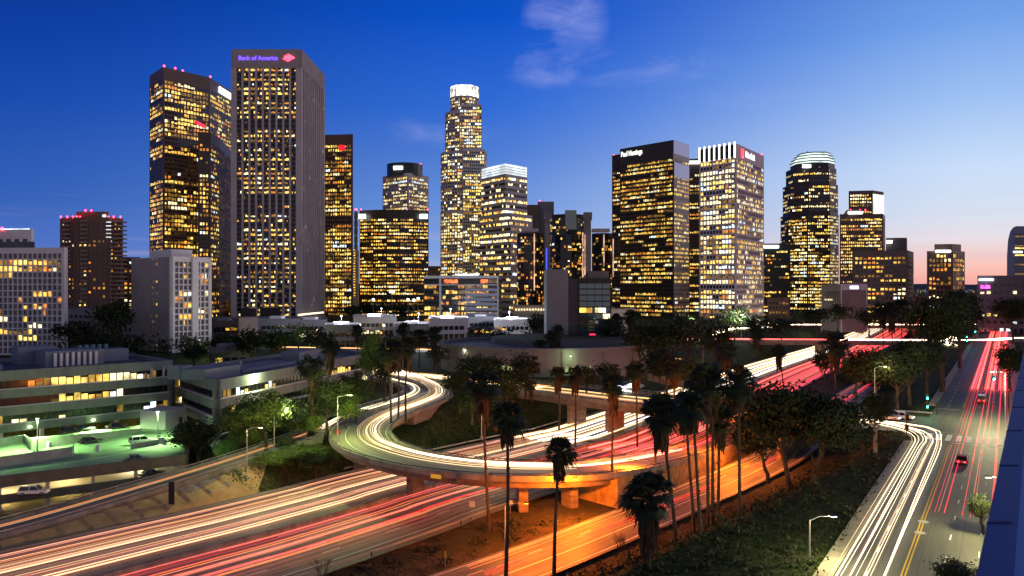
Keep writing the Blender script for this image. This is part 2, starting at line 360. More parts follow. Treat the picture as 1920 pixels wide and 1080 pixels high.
# ------------------------------------------------------------------ road surfaces
def roadmat(name, c, c2, joint=4.6, st=(1, 1, 1)):
    m = bpy.data.materials.new(name); m.use_nodes = True; t = m.node_tree; b = t.nodes['Principled BSDF']; b.inputs['Roughness'].default_value = .62
    b.inputs['Specular IOR Level'].default_value = .35
    tcn = t.nodes.new('ShaderNodeUVMap'); mp = t.nodes.new('ShaderNodeMapping'); mp.inputs['Scale'].default_value = (.9, .05, 1)
    n = t.nodes.new('ShaderNodeTexNoise'); n.inputs['Scale'].default_value = 1.0; n.inputs['Detail'].default_value = 7; n.inputs['Roughness'].default_value = .7
    t.links.new(tcn.outputs[0], mp.inputs[0]); t.links.new(mp.outputs[0], n.inputs['Vector'])
    cr = t.nodes.new('ShaderNodeValToRGB'); cr.color_ramp.elements[0].position = .36; cr.color_ramp.elements[1].position = .66
    cr.color_ramp.elements[0].color = (*c, 1); cr.color_ramp.elements[1].color = (*c2, 1); t.links.new(n.outputs[0], cr.inputs[0])
    br = t.nodes.new('ShaderNodeTexBrick'); br.offset = 0; br.inputs['Scale'].default_value = 1; br.inputs['Brick Width'].default_value = 3.6; br.inputs['Row Height'].default_value = joint
    br.inputs['Mortar Size'].default_value = .045; br.inputs['Mortar Smooth'].default_value = .3
    br.inputs['Color1'].default_value = (1, 1, 1, 1); br.inputs['Color2'].default_value = (.78, .78, .78, 1); br.inputs['Mortar'].default_value = (.3, .3, .3, 1)
    t.links.new(tcn.outputs[0], br.inputs['Vector'])
    mx = t.nodes.new('ShaderNodeMix'); mx.data_type = 'RGBA'; mx.blend_type = 'MULTIPLY'; mx.inputs[0].default_value = .8
    t.links.new(cr.outputs[0], mx.inputs[6]); t.links.new(br.outputs['Color'], mx.inputs[7]); t.links.new(mx.outputs[2], b.inputs['Base Color'])
    return m
FWY = roadmat('freeway_concrete', (.10, .092, .08), (.21, .195, .17))
RAMPM = roadmat('ramp_concrete', (.15, .135, .10), (.27, .25, .20), 9)
ASPH = roadmat('asphalt', (.055, .055, .048), (.10, .10, .085), 400)
PAINTW = mat('road_paint_white', (.68, .68, .62), .7, c2=(.82, .81, .76), scale=2)
PAINTY = mat('road_paint_yellow', (.55, .36, .03), .7, c2=(.7, .48, .05), scale=2)
def road(name, path, a, b, m, thick=0, dz=0, nacross=1):
    A = offs(path, a); B = offs(path, b); n = len(path)
    s = np.concatenate([[0], np.cumsum(np.linalg.norm(np.diff(path[:, :2], axis=0), axis=1))])
    me = bpy.data.meshes.new(name); v = []; uv = []
    for i in range(n):
        v += [(A[i][0], A[i][1], A[i][2] + dz), (B[i][0], B[i][1], B[i][2] + dz)]
    f = [(2 * i, 2 * i + 1, 2 * i + 3, 2 * i + 2) for i in range(n - 1)]
    if np.mean(a) < np.mean(b): f = [q[::-1] for q in f]
    me.from_pydata(v, [], f); ul = me.uv_layers.new(name='UVMap')
    av = np.atleast_1d(a); w = float(np.max(np.abs(np.asarray(b) - np.asarray(a))))
    for p in me.polygons:
        for li, vi in zip(p.loop_indices, p.vertices):
            ul.data[li].uv = (0 if vi % 2 == 0 else w, s[vi // 2])
    me.materials.append(m); return me
link(road('freeway', median, LWID - .5, -RWID, FWY), 'freeway', kind='structure')
link(road('off_ramp_road', orange, 5.8, -5.8, FWY, dz=.03), 'off_ramp_road', kind='structure')
# freeway markings
mk = MB(); msel = median[(median[:, 1] > 40) & (median[:, 1] < 900)]
for o in (6.2, 9.8, 13.4, 17.0, -5.2, -8.8, -12.4): dashes(msel, o, 3.2, 9, .16, mk, .02)
for o in (2.6, 20.8, -1.6, -16.0): strip(msel, o + .09, o - .09, .02, mk)
osel = orange[:]
strip(osel, 5.1, 4.9, .05, mk); strip(osel, -4.9, -5.1, .05, mk); strip(osel, -1.2, -1.4, .05, mk); dashes(osel, 2, 3, 9, .15, mk, .05)
mk.build('lane_markings', PAINTW, kind='structure')
BAR = mat('barrier_concrete', (.16, .145, .12), .85, c2=(.30, .27, .23), scale=.5, stretch=(1, 1, .3))
cb = wall(msel, .3, -.3, -.1, .95)
cb.build('median_barrier', BAR, label='long concrete barrier running between the white and the red freeway lanes', category='barrier')
# guard rails beside the freeway
def rail(name, path, o, label, h=.75, post=4, mats=None):
    e = empty(name, label, 'guard rail', tuple(path[0]))
    mb = wall(path, o + .05, o - .05, h - .3, h); ob = mb.build('rail_beam', mats or METAL, None); ob.parent = e; ob.matrix_parent_inverse = e.matrix_world.inverted()
    ob.location = (-e.location.x, -e.location.y, -e.location.z); ob.matrix_parent_inverse.identity()
    q = offs(path, o - .12); s = 0
    pm = MB()
    for i in range(0, len(q), post): pm.box(q[i][0] - .08, q[i][0] + .08, q[i][1] - .08, q[i][1] + .08, q[i][2] - .3, q[i][2] + h - .02)
    po = pm.build('rail_posts', DARKM, e); po.location = ob.location; po['kind'] = 'stuff'
    return e
near = median[(median[:, 1] > 75) & (median[:, 1] < 172)]
rail('guard_rail', near, -18.9, 'metal guard rail along the near shoulder of the red freeway lanes')
fa = median[(median[:, 1] > 190) & (median[:, 1] < 420)]
rail('guard_rail', median[(median[:, 1] > 150) & (median[:, 1] < 215)], 24.4, 'metal guard rail below the grassy island at the white lanes')
# ------------------------------------------------------------------ elevated loop ramp
LA, LB = 5.4, -5.4
lw = np.interp(np.arange(len(loop)) / len(loop), [0, .12, .25, .40, .55, .75, 1], [5.5, 5.7, 6.4, 6.4, 5.7, 4.6, 3.4])
lo = empty('loop_ramp_bridge', 'curved elevated concrete loop ramp crossing over the freeway on square piers', 'bridge')
me = road('deck_surface', loop, lw, -lw, RAMPM, dz=.02); link(me, 'deck_surface', lo)
i0 = int(np.argmin(np.hypot(loop[:, 0] + 29.5, loop[:, 1] - 192))); i1 = int(np.argmin(np.hypot(loop[:, 0] - 14, loop[:, 1] - 143.2)))
GIRD = mat('girder_concrete', (.13, .09, .065), .9, c2=(.26, .19, .14), scale=.4, stretch=(1, 1, 3))
wall(loop[i0:i1 + 1], lw[i0:i1 + 1] - .02, -lw[i0:i1 + 1] + .02, -.45, 0).build('deck_slab', GIRD, lo)
wall(loop[i0:i1 + 1], lw[i0:i1 + 1] - 1.6, -lw[i0:i1 + 1] + 1.6, -1.75, -.46).build('box_girder', GIRD, lo)
WALLM = mat('ochre_retaining_wall', (.20, .12, .05), .9, c2=(.42, .28, .12), scale=.5, bump=.3)
j = len(loop) - 1
wall(loop[i1:j], lw[i1:j] - .05, -lw[i1:j] + .05, 0, 0, absz=-8.6).build('retaining_wall', WALLM, lo)
wall(loop[:i0 + 1], lw[:i0 + 1] - .05, -lw[:i0 + 1] + .05, 0, 0, absz=-2.6).build('embankment_wall', GIRD, lo)
for sgn, nm in ((1, 'outer'), (-1, 'inner')):
    lwp = lw * sgn
    m_ = wall(loop, lwp, lwp - .28 * sgn, -.3, .62); m_.build('parapet', BAR, lo)
    m_ = wall(loop, lwp - .09 * sgn, lwp - .2 * sgn, .86, .98)
    q = offs(loop, lwp - .145 * sgn)
    for i in range(0, len(q), 2): m_.box(q[i][0] - .06, q[i][0] + .06, q[i][1] - .06, q[i][1] + .06, q[i][2] + .6, q[i][2] + .9)
    m_.build('handrail', DARKM, lo)
for (px, py) in ((-17.7, 146.6), (1.8, 138.6), (-31.8, 168), (10.2, 141.2)):
    k = int(np.argmin(np.hypot(loop[:, 0] - px, loop[:, 1] - py))); tz = loop[k][2] - 1.7
    tt = loop[min(k + 1, len(loop) - 1)] - loop[k - 1]; tt = tt[:2] / np.linalg.norm(tt[:2]); nn = np.array([-tt[1], tt[0]])
    pb = MB(); pb.obox((px, py), nn, tt, -1.5, 1.5, -.8, .8, -8.5, tz); pb.obox((px, py), nn, tt, -2.2, 2.2, -.95, .95, tz - .9, tz - .01)
    pb.build('pier', GIRD, lo)
lm = MB(); strip(loop, lw - 1.1, lw - 1.25, .05, lm); lm.build('edge_line', PAINTW, lo); lm = MB(); strip(loop[6:-10], -lw[6:-10] + 3.4, -lw[6:-10] + 3.25, .05, lm)
for i in range(20, 46, 3):       # hatch lines of the wide shoulder
    a = offs(loop, -lw + .6)[i]; c_ = offs(loop, -lw + 3.3)[min(i + 2, len(loop) - 1)]
    d = (c_ - a)[:2]; d /= np.linalg.norm(d); n = np.array([-d[1], d[0]]) * .09
    lm.face([(a[0] - n[0], a[1] - n[1], a[2] + .05), (c_[0] - n[0], c_[1] - n[1], c_[2] + .05), (c_[0] + n[0], c_[1] + n[1], c_[2] + .05), (a[0] + n[0], a[1] + n[1], a[2] + .05)])
lm.build('edge_line', PAINTW, lo)['kind'] = 'stuff'
# yellow clearance sign on the girder
k = int(np.argmin(np.hypot(loop[:, 0] + 11, loop[:, 1] - 141))); tt = loop[k + 1] - loop[k - 1]; tt = tt[:2] / np.linalg.norm(tt[:2]); nn = np.array([tt[1], -tt[0]])
pos = loop[k][:2] + nn * (lw[k] + .02)
sg = MB(); sg.obox(pos, tt, nn, -1.0, 1.0, 0, .08, loop[k][2] - .68, loop[k][2] - .02)
sg.build('clearance_sign', emi('sign_yellow', (1, .45, .03), .55), lo)
# ------------------------------------------------------------------ long ramp on the left
rb = empty('side_ramp', 'narrow ramp with dark barriers descending beside the parking garage', 'ramp')
link(road('ramp_surface', rampB, 3.6, -3.6, RAMPM, dz=.04), 'ramp_surface', rb)
wall(rampB, 3.8, -3.8, 0, 0, absz=-9).build('ramp_body', CONCD, rb)
wall(rampB, 3.8, 3.55, -.3, .7).build('parapet', CONCD, rb); wall(rampB, -3.55, -3.8, -.3, .7).build('parapet', CONCD, rb)
for o in (3.68, -3.68):
    m_ = wall(rampB, o + .06, o - .06, 1.0, 1.12); q = offs(rampB, o)
    for i in range(0, len(q), 2): m_.box(q[i][0] - .06, q[i][0] + .06, q[i][1] - .06, q[i][1] + .06, q[i][2] + .6, q[i][2] + 1.02)
    m_.build('handrail', METAL, rb)
# paved gore between the ramp and the freeway: two tan patches with a grey band
PATCH = mat('tan_paving', (.30, .21, .09), .9, c2=(.42, .31, .15), scale=.6)
gz_ = lambda p: (p[0], p[1], -7.93)
for nm, poly, m_ in (('tan_paving', [(300, 967), (480, 922), (500, 905), (465, 880), (440, 905), (400, 925), (330, 945)], PATCH), ('tan_paving', [(0, 1031), (130, 1008), (300, 968), (392, 942), (300, 935), (150, 972), (0, 1012)], PATCH),
                      ('shoulder_paving', [(160, 1002), (400, 944), (490, 921), (470, 902), (330, 925), (180, 968)], CONCD)):
    pg = np.array([P(x, y, -7.6)[:2] for x, y in poly]); cs = .45; xs_, ys_ = np.meshgrid(np.arange(pg[:, 0].min(), pg[:, 0].max(), cs), np.arange(pg[:, 1].min(), pg[:, 1].max(), cs))
    sd2 = sdist(xs_, ys_, pg); mb = MB(); dz_ = .26 if nm[0] == 't' else .22
    H4 = height(np.stack([xs_ - cs / 2, xs_ + cs / 2, xs_ + cs / 2, xs_ - cs / 2]), np.stack([ys_ - cs / 2, ys_ - cs / 2, ys_ + cs / 2, ys_ + cs / 2])) + dz_
    for i, j_ in np.argwhere(sd2 < 0):
        x_, y_ = xs_[i, j_], ys_[i, j_]; h_ = H4[:, i, j_]; c_ = cs / 2
        mb.face([(x_ - c_, y_ - c_, h_[0]), (x_ + c_, y_ - c_, h_[1]), (x_ + c_, y_ + c_, h_[2]), (x_ - c_, y_ + c_, h_[3])])
    mb.build(nm, m_, kind='structure')
# ------------------------------------------------------------------ cross street and its bridge over the freeway
cw = np.interp(np.arange(len(cross)) / len(cross), [0, .3, .7, 1], [7, 8.5, 10.5, 13])
link(road('cross_street', cross, cw, -cw, ASPH, dz=-.03), 'cross_street', kind='structure')
cbm = empty('cross_street_bridge', 'wide concrete bridge carrying the cross street over the freeway', 'bridge')
c0 = int(np.argmin(np.hypot(cross[:, 0] + 2, cross[:, 1] - 246))); c1 = int(np.argmin(np.hypot(cross[:, 0] - 74, cross[:, 1] - 186)))
wall(cross[c0:c1], cw[c0:c1] + .6, -cw[c0:c1] - .6, -1.7, -.08).build('girder', GIRD, cbm)
for sgn in (1, -1):
    c = cw[c0:c1] * sgn
    wall(cross[c0:c1], c + .6 * sgn, c + .3 * sgn, -.07, .75).build('parapet', BAR, cbm)
    m_ = wall(cross[c0:c1], c + .5 * sgn, c + .4 * sgn, 1.15, 1.25); q = offs(cross[c0:c1], c + .45 * sgn)
    for i in range(0, len(q), 1): m_.box(q[i][0] - .05, q[i][0] + .05, q[i][1] - .05, q[i][1] + .05, .7, 1.18)
    m_.build('handrail', METAL, cbm)
for (px, py) in ((18, 222), (27, 210), (44, 206), (50, 192)):
    pb = MB(); pb.obox((px, py), (.6, .8), (.8, -.6), -4, 4, -.6, .6, -8.4, -1.71); pb.build('pier', GIRD, cbm)
for s_, px, py in ((0, 4, 236), (1, 66, 186)):
    pb = MB(); pb.obox((px, py), (.6, .8), (.8, -.6), -12, 10, -.5, .5, -8.5, -1.72); pb.build('abutment', GIRD, cbm)
cm = MB(); csel = cross[2:-6]; strip(csel, .35, .2, .0, cm, 1); strip(csel, -.2, -.35, .0, cm, 1); dashes(csel, 4.2, 2.5, 6, .15, cm, .0); dashes(csel, -4.2, 2.5, 6, .15, cm, .0)
cm.build('cross_street_markings', [PAINTW, PAINTY], kind='structure')
# ------------------------------------------------------------------ main street on the right
link(road('street', street, 9.5 * .85, -9.5 * .85, ASPH, dz=0), 'street', kind='structure')
sm = MB(); hw = 8.07
ssel = street[(street[:, 1] > 40)]
pre = street[(street[:, 1] < 156)]; post = street[(street[:, 1] > 196) & (street[:, 1] < 440)]; pst2 = street[(street[:, 1] > 480)]
for seg in (pre, post, pst2):
    strip(seg, 2.2, 2.05, .03, sm, 1); strip(seg, 1.85, 1.7, .03, sm, 1)
    dashes(seg, 5.3, 2.4, 7, .16, sm); dashes(seg, -1.5, 2.4, 7, .16, sm); dashes(seg, -4.6, 2.4, 7, .12, sm, start=4)
def sdir(y0, s0, s1, ln, dz=.03, mi=0):       # band across the street at distance y0 between lateral offsets
    c = np.array((SL(y0) + 9.5, y0)); t = np.array((.618, 1)) / math.hypot(.618, 1); n = np.array((-t[1], t[0]))
    q = lambda a, b: (c[0] + n[0] * a + t[0] * b, c[1] + n[1] * a + t[1] * b, dz)
    sm.face([q(s0, 0), q(s1, 0), q(s1, ln), q(s0, ln)], mi)
for k in range(9): sdir(155.5, 6.6 - k * 1.75, 5.6 - k * 1.75, 7.5, .034)
sdir(153.5, 1.6, -7.6, .35); sdir(195, 7.5, 2.2, .4)
q = smooth([(SL(163) + 1.5, 168.5, 0), (SL(164) + 6, 166.5, 0), (SL(163) + 8.6, 163, 0)], 1); strip(q, .08, -.08, .03, sm)
sm.build('street_markings', [PAINTW, PAINTY], kind='structure')
kb = MB()
WALK = mat('sidewalk_concrete', (.22, .20, .15), .85, c2=(.33, .30, .24), scale=.8)
for seg in (street[street[:, 1] < 158], street[(street[:, 1] > 194) & (street[:, 1] < 445)], street[street[:, 1] > 478]):
    wall(seg, 8.1, 8.3, -.2, .14, kb, 1); wall(seg, 8.3, 9.9, -.2, .12, kb, 0)
for seg in (street[street[:, 1] < 160], street[(street[:, 1] > 192) & (street[:, 1] < 445)], street[street[:, 1] > 478]):
    wall(seg, -8.1, -8.3, -.2, .14, kb, 1); wall(seg, -8.3, -11, -.2, .12, kb, 0)
kb.build('sidewalk', [WALK, mat('kerb_concrete', (.33, .30, .20), .85)], kind='structure')
mh = mat('manhole_iron', (.42, .40, .36), .5, .3)
for (x, y) in ((1731, 978), (1725, 999)):
    p = P(x, y, .03); mb = MB(); mb.cyl(p[0], p[1], .0, .05, .65, 20); mb.cyl(p[0], p[1], .05, .06, .42, 20)
    mb.build('manhole_cover', mh, label='round pale manhole cover on the street, %s of the two' % ('farther' if y < 990 else 'nearer'), category='manhole cover')
# side streets far away
for nm, pts, hwid in (('avenue', [(60, 470, 0), (110, 459, 0), (211, 450, 0), (268, 452, 0), (330, 455, 0)], 7), ('avenue', [(180, 640, 0), (260, 636, 0), (380, 640, 0), (430, 660, 0)], 7),
                      ('boulevard', [(-260, 420, 0), (-120, 398, 0), (-40, 380, 0), (30, 350, 0), (70, 330, 0)], 7)):
    p_ = smooth(pts, 6); link(road(nm, p_, hwid, -hwid, ASPH, dz=.02 if nm == 'avenue' else .01), nm, kind='structure')
    if nm == 'avenue':
        lab = 'red lit road bridge over the freeway in front of the distant towers' if pts[0][0] == 60 else 'farthest low road bridge over the freeway near the horizon'
        e = empty('road_bridge', lab, 'bridge'); ps = p_[(p_[:, 0] > pts[0][0] + 15) & (p_[:, 0] < pts[-1][0] - 30)]
        wall(ps, hwid + .4, -hwid - .4, -1.7, -.05).build('girder', GIRD, e)
        for s in (1, -1): wall(ps, s * (hwid + .4), s * (hwid + .1), -.04, .95).build('parapet', BAR, e)
        for u in (.22, .42, .62, .82):
            k = int(u * len(ps)); x, y = ps[k][:2]; pb = MB(); pb.box(x - 1, x + 1, y - 5, y + 5, -8.4, -1.71); pb.build('pier', GIRD, e)
# tight bright ramps beyond the first bridge, and small hooks
hook1 = smooth([(88, 430, -.4), (120, 480, .1), (150, 560, .1), (190, 600, .1), (215, 640, .1), (200, 690, .1), (170, 720, .1)], 5)
hook2 = smooth([(30, 262, .05), (38, 250, .05), (36, 240, .05), (30, 233, .05), (33, 226, .05)], 1.5)
rampD = smooth([(42, 233, -7.7), (58, 262, -7.9), (84, 306, -8), (110, 352, -8), (150, 420, -8)], 4)
link(road('slip_road', hook1, 4, -4, RAMPM, dz=.0), 'slip_road', kind='structure'); link(road('slip_road', hook2, 2.6, -2.6, RAMPM, dz=.0), 'slip_road', kind='structure')
# ------------------------------------------------------------------ towers
def edges(foot):
    A = sum(foot[i][0] * foot[(i + 1) % len(foot)][1] - foot[(i + 1) % len(foot)][0] * foot[i][1] for i in range(len(foot)))
    f = list(foot) if A > 0 else list(foot)[::-1]
    out = []
    for i in range(len(f)):
        a = np.array(f[i]); b = np.array(f[(i + 1) % len(f)]); L_ = np.linalg.norm(b - a)
        if L_ < .01: continue
        t = (b - a) / L_; out.append((a, t, np.array((t[1], -t[0])), L_))
    return f, out
def inset(foot, d):
    f, es = edges(foot); c = np.mean(np.array(f), axis=0)
    return [tuple(np.array(p) + (c - np.array(p)) / np.linalg.norm(c - np.array(p)) * d) for p in f]
def runs(n, p, mean=3.0):
    out = []; 
    while len(out) < n:
        k = 1 + int(random.expovariate(1 / mean)); out += [random.random() < p] * k
    return out[:n]
PAL = {'warm': (WARM, [4, 5, 2.5, 2.5, 4, .8]), 'amber': (WARM, [3, 2, 5, 1, 4, .2]), 'pale': (WARM, [2, 4, .5, 7, 2.5, 1.6]), 'yellow': (WARM, [5, 5, 3, 2, 5, .35]), 'cool': (WARM, [1, 3, .3, 4, 2, 4]), 'mixed': (WARM, [4, 2, 3, 2, 4, .6])}
def facade(e, foot, z0, z1, fh=3.9, bw=1.6, ww=.6, wh=.6, wall=None, glass=None, p=.5, pal='warm', top=4, md=.35, sd=.25, corner=.6, lit_top=None, dark=(), faces=None, run=3, vary=.55, name='window_band', bodyname='tower_body', mull=True, colmat=None, bright=()):
    """body prism of glass, spandrels and mullions in the wall material standing proud of it, one ribbon of window panes for each floor"""
    wall = wall or DARKM; glass = glass or GL
    f, es = edges(foot); mb = MB(); mb.prism(f, z0, z1, 0, 1)
    mb.build(bodyname, [glass, ROOF], e)
    nf = max(1, int((z1 - z0 - top) / fh)); zt = z1 - top
    gr = MB()
    for ei, (a, t, n, L_) in enumerate(es):
        nc = max(1, int(round((L_ - 2 * corner) / bw)))
        b = (L_ - 2 * corner) / nc
        if top > 0: gr.obox(a, t, n, 0, L_, -.05, sd + .1, zt, z1 + .8)
        for k in range(nf + 1):
            zc = zt - k * fh; h = fh * (1 - wh)
            if k == nf: gr.obox(a, t, n, 0, L_, -.05, sd, z0, zc)
            elif k > 0: gr.obox(a, t, n, 0, L_, -.05, sd, zc - h / 2, zc + h / 2)
            else: gr.obox(a, t, n, 0, L_, -.05, sd, zc - h / 2, zc)
        mw = b * (1 - ww)
        if mull and mw > .02:
            for c in range(nc + 1):
                s = corner + c * b; gr.obox(a, t, n, s - mw / 2, s + mw / 2, -.04, md, z0, zt)
        if corner > .05: 
            gr.obox(a, t, n, -.02, corner - mw / 2 + .01, -.04, md + .07, z0, z1 + .85); gr.obox(a, t, n, L_ - corner + mw / 2 - .01, L_ + .02, -.04, md + .07, z0, z1 + .85)
    gr.build('facade_grid', colmat or wall, e)
    mats, wts = PAL[pal]
    for k in range(nf):
        fr = 1 - k / nf                                  # 1 at the top
        zc = zt - k * fh; h = fh * (1 - wh); cols = []
        zb, zh = zc - fh + h / 2, zc - h / 2
        pf = min(.97, p * random.uniform(1 - vary, 1 + vary))
        if p > .3 and random.random() < .16: pf = .95
        if any(lo <= fr <= hi for lo, hi in dark): pf = .03
        if any(lo <= fr <= hi for lo, hi in bright): pf = .92
        for ei, (a, t, n, L_) in enumerate(es):
            nc = max(1, int(round((L_ - 2 * corner) / bw))); b = (L_ - 2 * corner) / nc; mw = max(.03, b * (1 - ww))
            rr = runs(nc, pf * (faces[ei % len(faces)] if faces else 1), run); wt = random.choices(range(6), wts)[0]
            for c in range(nc):
                s0 = corner + c * b + mw / 2; s1 = s0 + b - mw; mi = 0; tr = None
                if rr[c]:
                    if random.random() < .35: wt = random.choices(range(6), wts)[0]
                    mi = wt + 1
                    if random.random() < .35: tr = random.uniform(.45, .9)
                    if random.random() < .2: s1 -= (s1 - s0) * random.uniform(.2, .6)
                for s_, m_ in ((s0, mi), (s1, 0)): cols.append((a[0] + t[0] * s_ + n[0] * .06, a[1] + t[1] * s_ + n[1] * .06, m_, tr if m_ else None))
        mb = ribbon(cols, zb, zh)
        mb.build(name, [glass] + mats, e)
    return es
def para(pts, h):
    """three tops (x, y_px) seen at height h -> parallelogram footprint"""
    q = [((x - 960) * (h - CZ) / (540 - y), (h - CZ) * F / (540 - y)) for x, y in pts]
    if len(q) == 3: q.append((q[0][0] + q[2][0] - q[1][0], q[0][1] + q[2][1] - q[1][1]))
    return q
def rect3(x1, x2, x3, d, r, depthL=None):
    """near corner at column x2, distance d, grid turned so that faces run at azimuth angles r and r-90; hits columns x1 and x3"""
    c = np.array(at(x2, d)); out = []
    u = np.array((-math.cos(R(r)), math.sin(R(r)))); v = np.array((math.sin(R(r)), math.cos(R(r))))
    def hit(dr, x):
        k = (x - 960) / F; return (k * c[1] - c[0]) / (dr[0] - k * dr[1])
    a = hit(u, x1); b = hit(v, x3)
    a = min(abs(a), 90); b = min(abs(b), 90) if abs(b) > .1 else 40
    return [tuple(c + u * a), tuple(c), tuple(c + v * b), tuple(c + u * a + v * b)]
def beacon(e, x, y, z, r=.9):
    mb = MB(); r *= .7; mb.cyl(x, y, z, z + .8, .2, 6); mb.cyl(x, y, z + .8, z + .8 + 1.5 * r, r, 8); mb.build('beacon', RED, e)
def mech(e, foot, z, h, f=.5, m=None, name='penthouse'):
    c = np.mean(np.array(foot), axis=0); g = [tuple(c + (np.array(p) - c) * f) for p in foot]
    ff, _ = edges(g); mb = MB(); mb.prism(ff, z, z + h); mb.build(name, m or ROOF, e)
def text(e, s, a, t, n, sx, z, size, m, name='sign_letters', off=.6, squeeze=1.0, bold=.012):
    cu = bpy.data.curves.new('t', 'FONT'); cu.body = s; cu.size = size; cu.extrude = .15; cu.offset = bold * size
    o = bpy.data.objects.new('t', cu); col.objects.link(o); bpy.context.view_layer.update()
    me = bpy.data.meshes.new_from_object(o.evaluated_get(bpy.context.evaluated_depsgraph_get())); bpy.data.objects.remove(o)
    me.materials.clear(); me.materials.append(m)
    vv = []
    for v in me.vertices:
        s_ = sx + v.co.x * squeeze; v.co = Vector((a[0] + t[0] * s_ + n[0] * (off + v.co.z), a[1] + t[1] * s_ + n[1] * (off + v.co.z), z + v.co.y))
    w_ = max((v.co - Vector((a[0], a[1], 0))).to_2d().length for v in me.vertices)
    return link(me, name, e)
def tower(name, label, foot, z1, cat='office tower', z0=-1, **k):
    c = np.mean(np.array(foot), axis=0); e = empty(name, label, cat, (0, 0, 0))
    es = facade(e, foot, z0, z1, **k); return e, es

BROWN = mat('brown_granite', (.10, .062, .05), .5, c2=(.13, .085, .07), scale=.05)
TAUPE = mat('taupe_stone', (.25, .20, .195), .75, c2=(.31, .255, .245), scale=.04)
TAUPED = mat('dark_taupe_stone', (.085, .07, .068), .7, c2=(.11, .09, .09), scale=.04)
PALE = mat('pale_granite', (.38, .35, .37), .7, c2=(.42, .39, .41), scale=.05)
BLACKM = mat('black_cladding', (.034, .027, .026), .35)
GREENB = mat('green_black_cladding', (.012, .022, .02), .3)
GREYC = mat('grey_cladding', (.16, .155, .17), .7, c2=(.21, .2, .22), scale=.03)
BRICK = mat('brown_brick', (.14, .075, .055), .85, c2=(.19, .10, .075), scale=.1)

CURT = mat('curtained_glass', (.09, .085, .10), .25, c2=(.20, .19, .21), scale=.22, detail=2)
# white gridded apartment blocks on the left
f = [at(-70, 362), at(123, 358), at(123, 385), at(-70, 390)]
e, _ = tower('apartment_tower', 'white gridded apartment block cut by the left edge of the picture', f, zat(468, 360), 'apartment building', fh=2.82, bw=2.35, ww=.80, wh=.80, wall=WHITEW, glass=CURT, p=.15, pal='mixed', top=1.6, md=.8, sd=.6, corner=1.2, run=1.6, bright=((.86, .95),))
mech(e, f, zat(468, 360), 4, .4)
f = para([(249, 489), (322, 483.5), (394, 486.5)], 44)
f = [at(249, 402), at(322, 372), at(394, 388), tuple(np.array(at(249, 402)) + np.array(at(394, 388)) - np.array(at(322, 372)))]
e = empty('apartment_tower', 'smaller white gridded apartment tower with a plain side wall and boxed roof', 'apartment building')
zt = zat(484, 374)
ff, es = edges(f)
for (a, t, n, L_) in es: pass
facade(e, f, -1, zt, fh=2.75, bw=2.15, ww=.78, wh=.78, wall=WHITEW, glass=CURT, p=.22, pal='mixed', top=1.4, md=.7, sd=.5, corner=1.0, run=1.5)
fr = [x for x in es if x[2][1] < -.6]          # faces toward the camera
a, t, n, L_ = min(es, key=lambda q: np.linalg.norm(q[0] + q[1] * q[3] / 2 - np.array(at(285, 387))))
pb = MB()
for (s0, s1) in ((.6, L_ * .53), (L_ * .62, L_ * .64), (L_ * .70, L_ - .9)): pb.obox(a, t, n, s0, s1, .2, 1.0, -1, zt + .5)
for k in range(17): pb.obox(a, t, n, L_ * .53, L_ * .70, .21, .9, zt - k * 2.75 - 1.9, zt - k * 2.75 - .4)
pb.build('blind_panel', mat('greige_wall', (.30, .27, .255), .8, c2=(.36, .33, .31), scale=.06), e)
a2, t2, n2, L2 = min(es, key=lambda q: np.linalg.norm(q[0] + q[1] * q[3] / 2 - np.array(at(358, 380))))
pb = MB(); pb.obox(a2, t2, n2, L2 * .50, L2 * .66, .2, 1.05, -1, zt + .5); pb.build('blind_panel', WHITEW, e)
mech(e, f, zt, 4.6, .55, WHITEW)
f = [at(-40, 440), at(61, 436), at(61, 470), at(-40, 474)]
e, _ = tower('apartment_tower', 'pale building peeking out behind the white block at the far left', f, zat(433, 436), 'apartment building', fh=5.4, bw=5.2, ww=.6, wh=.5, wall=WHITEW, p=.18, pal='mixed', top=3, md=.7, sd=.6, corner=1.5, run=1)
mech(e, f, zat(433, 436), 1.5, .9, SOFTW, 'roof_light_strip'); beacon(e, *at(4, 437), zat(432, 436))
# brown residential tower with balconies and red beacons
d = 620
f = [at(114, d + 8), at(143, d), at(203, d), at(229, d + 12), at(229, d + 40), at(114, d + 40)]
e, es = tower('residential_tower', 'dark brown residential tower with balconies and red lights around its roof', f, zat(409, d), 'residential tower', fh=3.3, bw=3.6, ww=.5, wh=.5, wall=BRICK, p=.22, pal='amber', top=3, md=.5, sd=.4, corner=1.5, run=1)
g = [at(143, d + 3), at(204, d + 3), at(200, d + 25), at(150, d + 25)]
mb = MB(); mb.prism(edges(g)[0], zat(409, d), zat(396, d)); mb.build('penthouse', BRICK, e)
for x0, x1 in ((118, 132), (152, 162), (204, 214), (216, 228)):
    mb = MB(); p0, p1 = at(x0, d - 2 + (4 if x0 < 140 or x0 > 203 else 0)), at(x1, d - 2 + (4 if x0 < 140 or x0 > 203 else 0))
    for k in range(36):
        z = zat(416, d) - k * 3.3; mb.box(p0[0], p1[0], p0[1] - 1.5, p0[1] + 9, z, z + 1.0)
    mb.build('balcony_stack', mat('balcony_brown', (.28, .2, .17), .8), e)
mb = MB()
for k in range(5): x, y = at(206 + k * .1, d - 4); mb.box(at(205, d)[0], at(214, d)[0], y - 1, y - .7, zat(418 + k * 7, d), zat(416.8 + k * 7, d))
mb.build('balcony_light_strip', SOFTW, e)
for x in (114, 126, 137, 144, 150, 160, 203, 213, 226, 171): beacon(e, *at(x, d + 1), zat(409 if x not in (160, 171) else 397, d), .8)
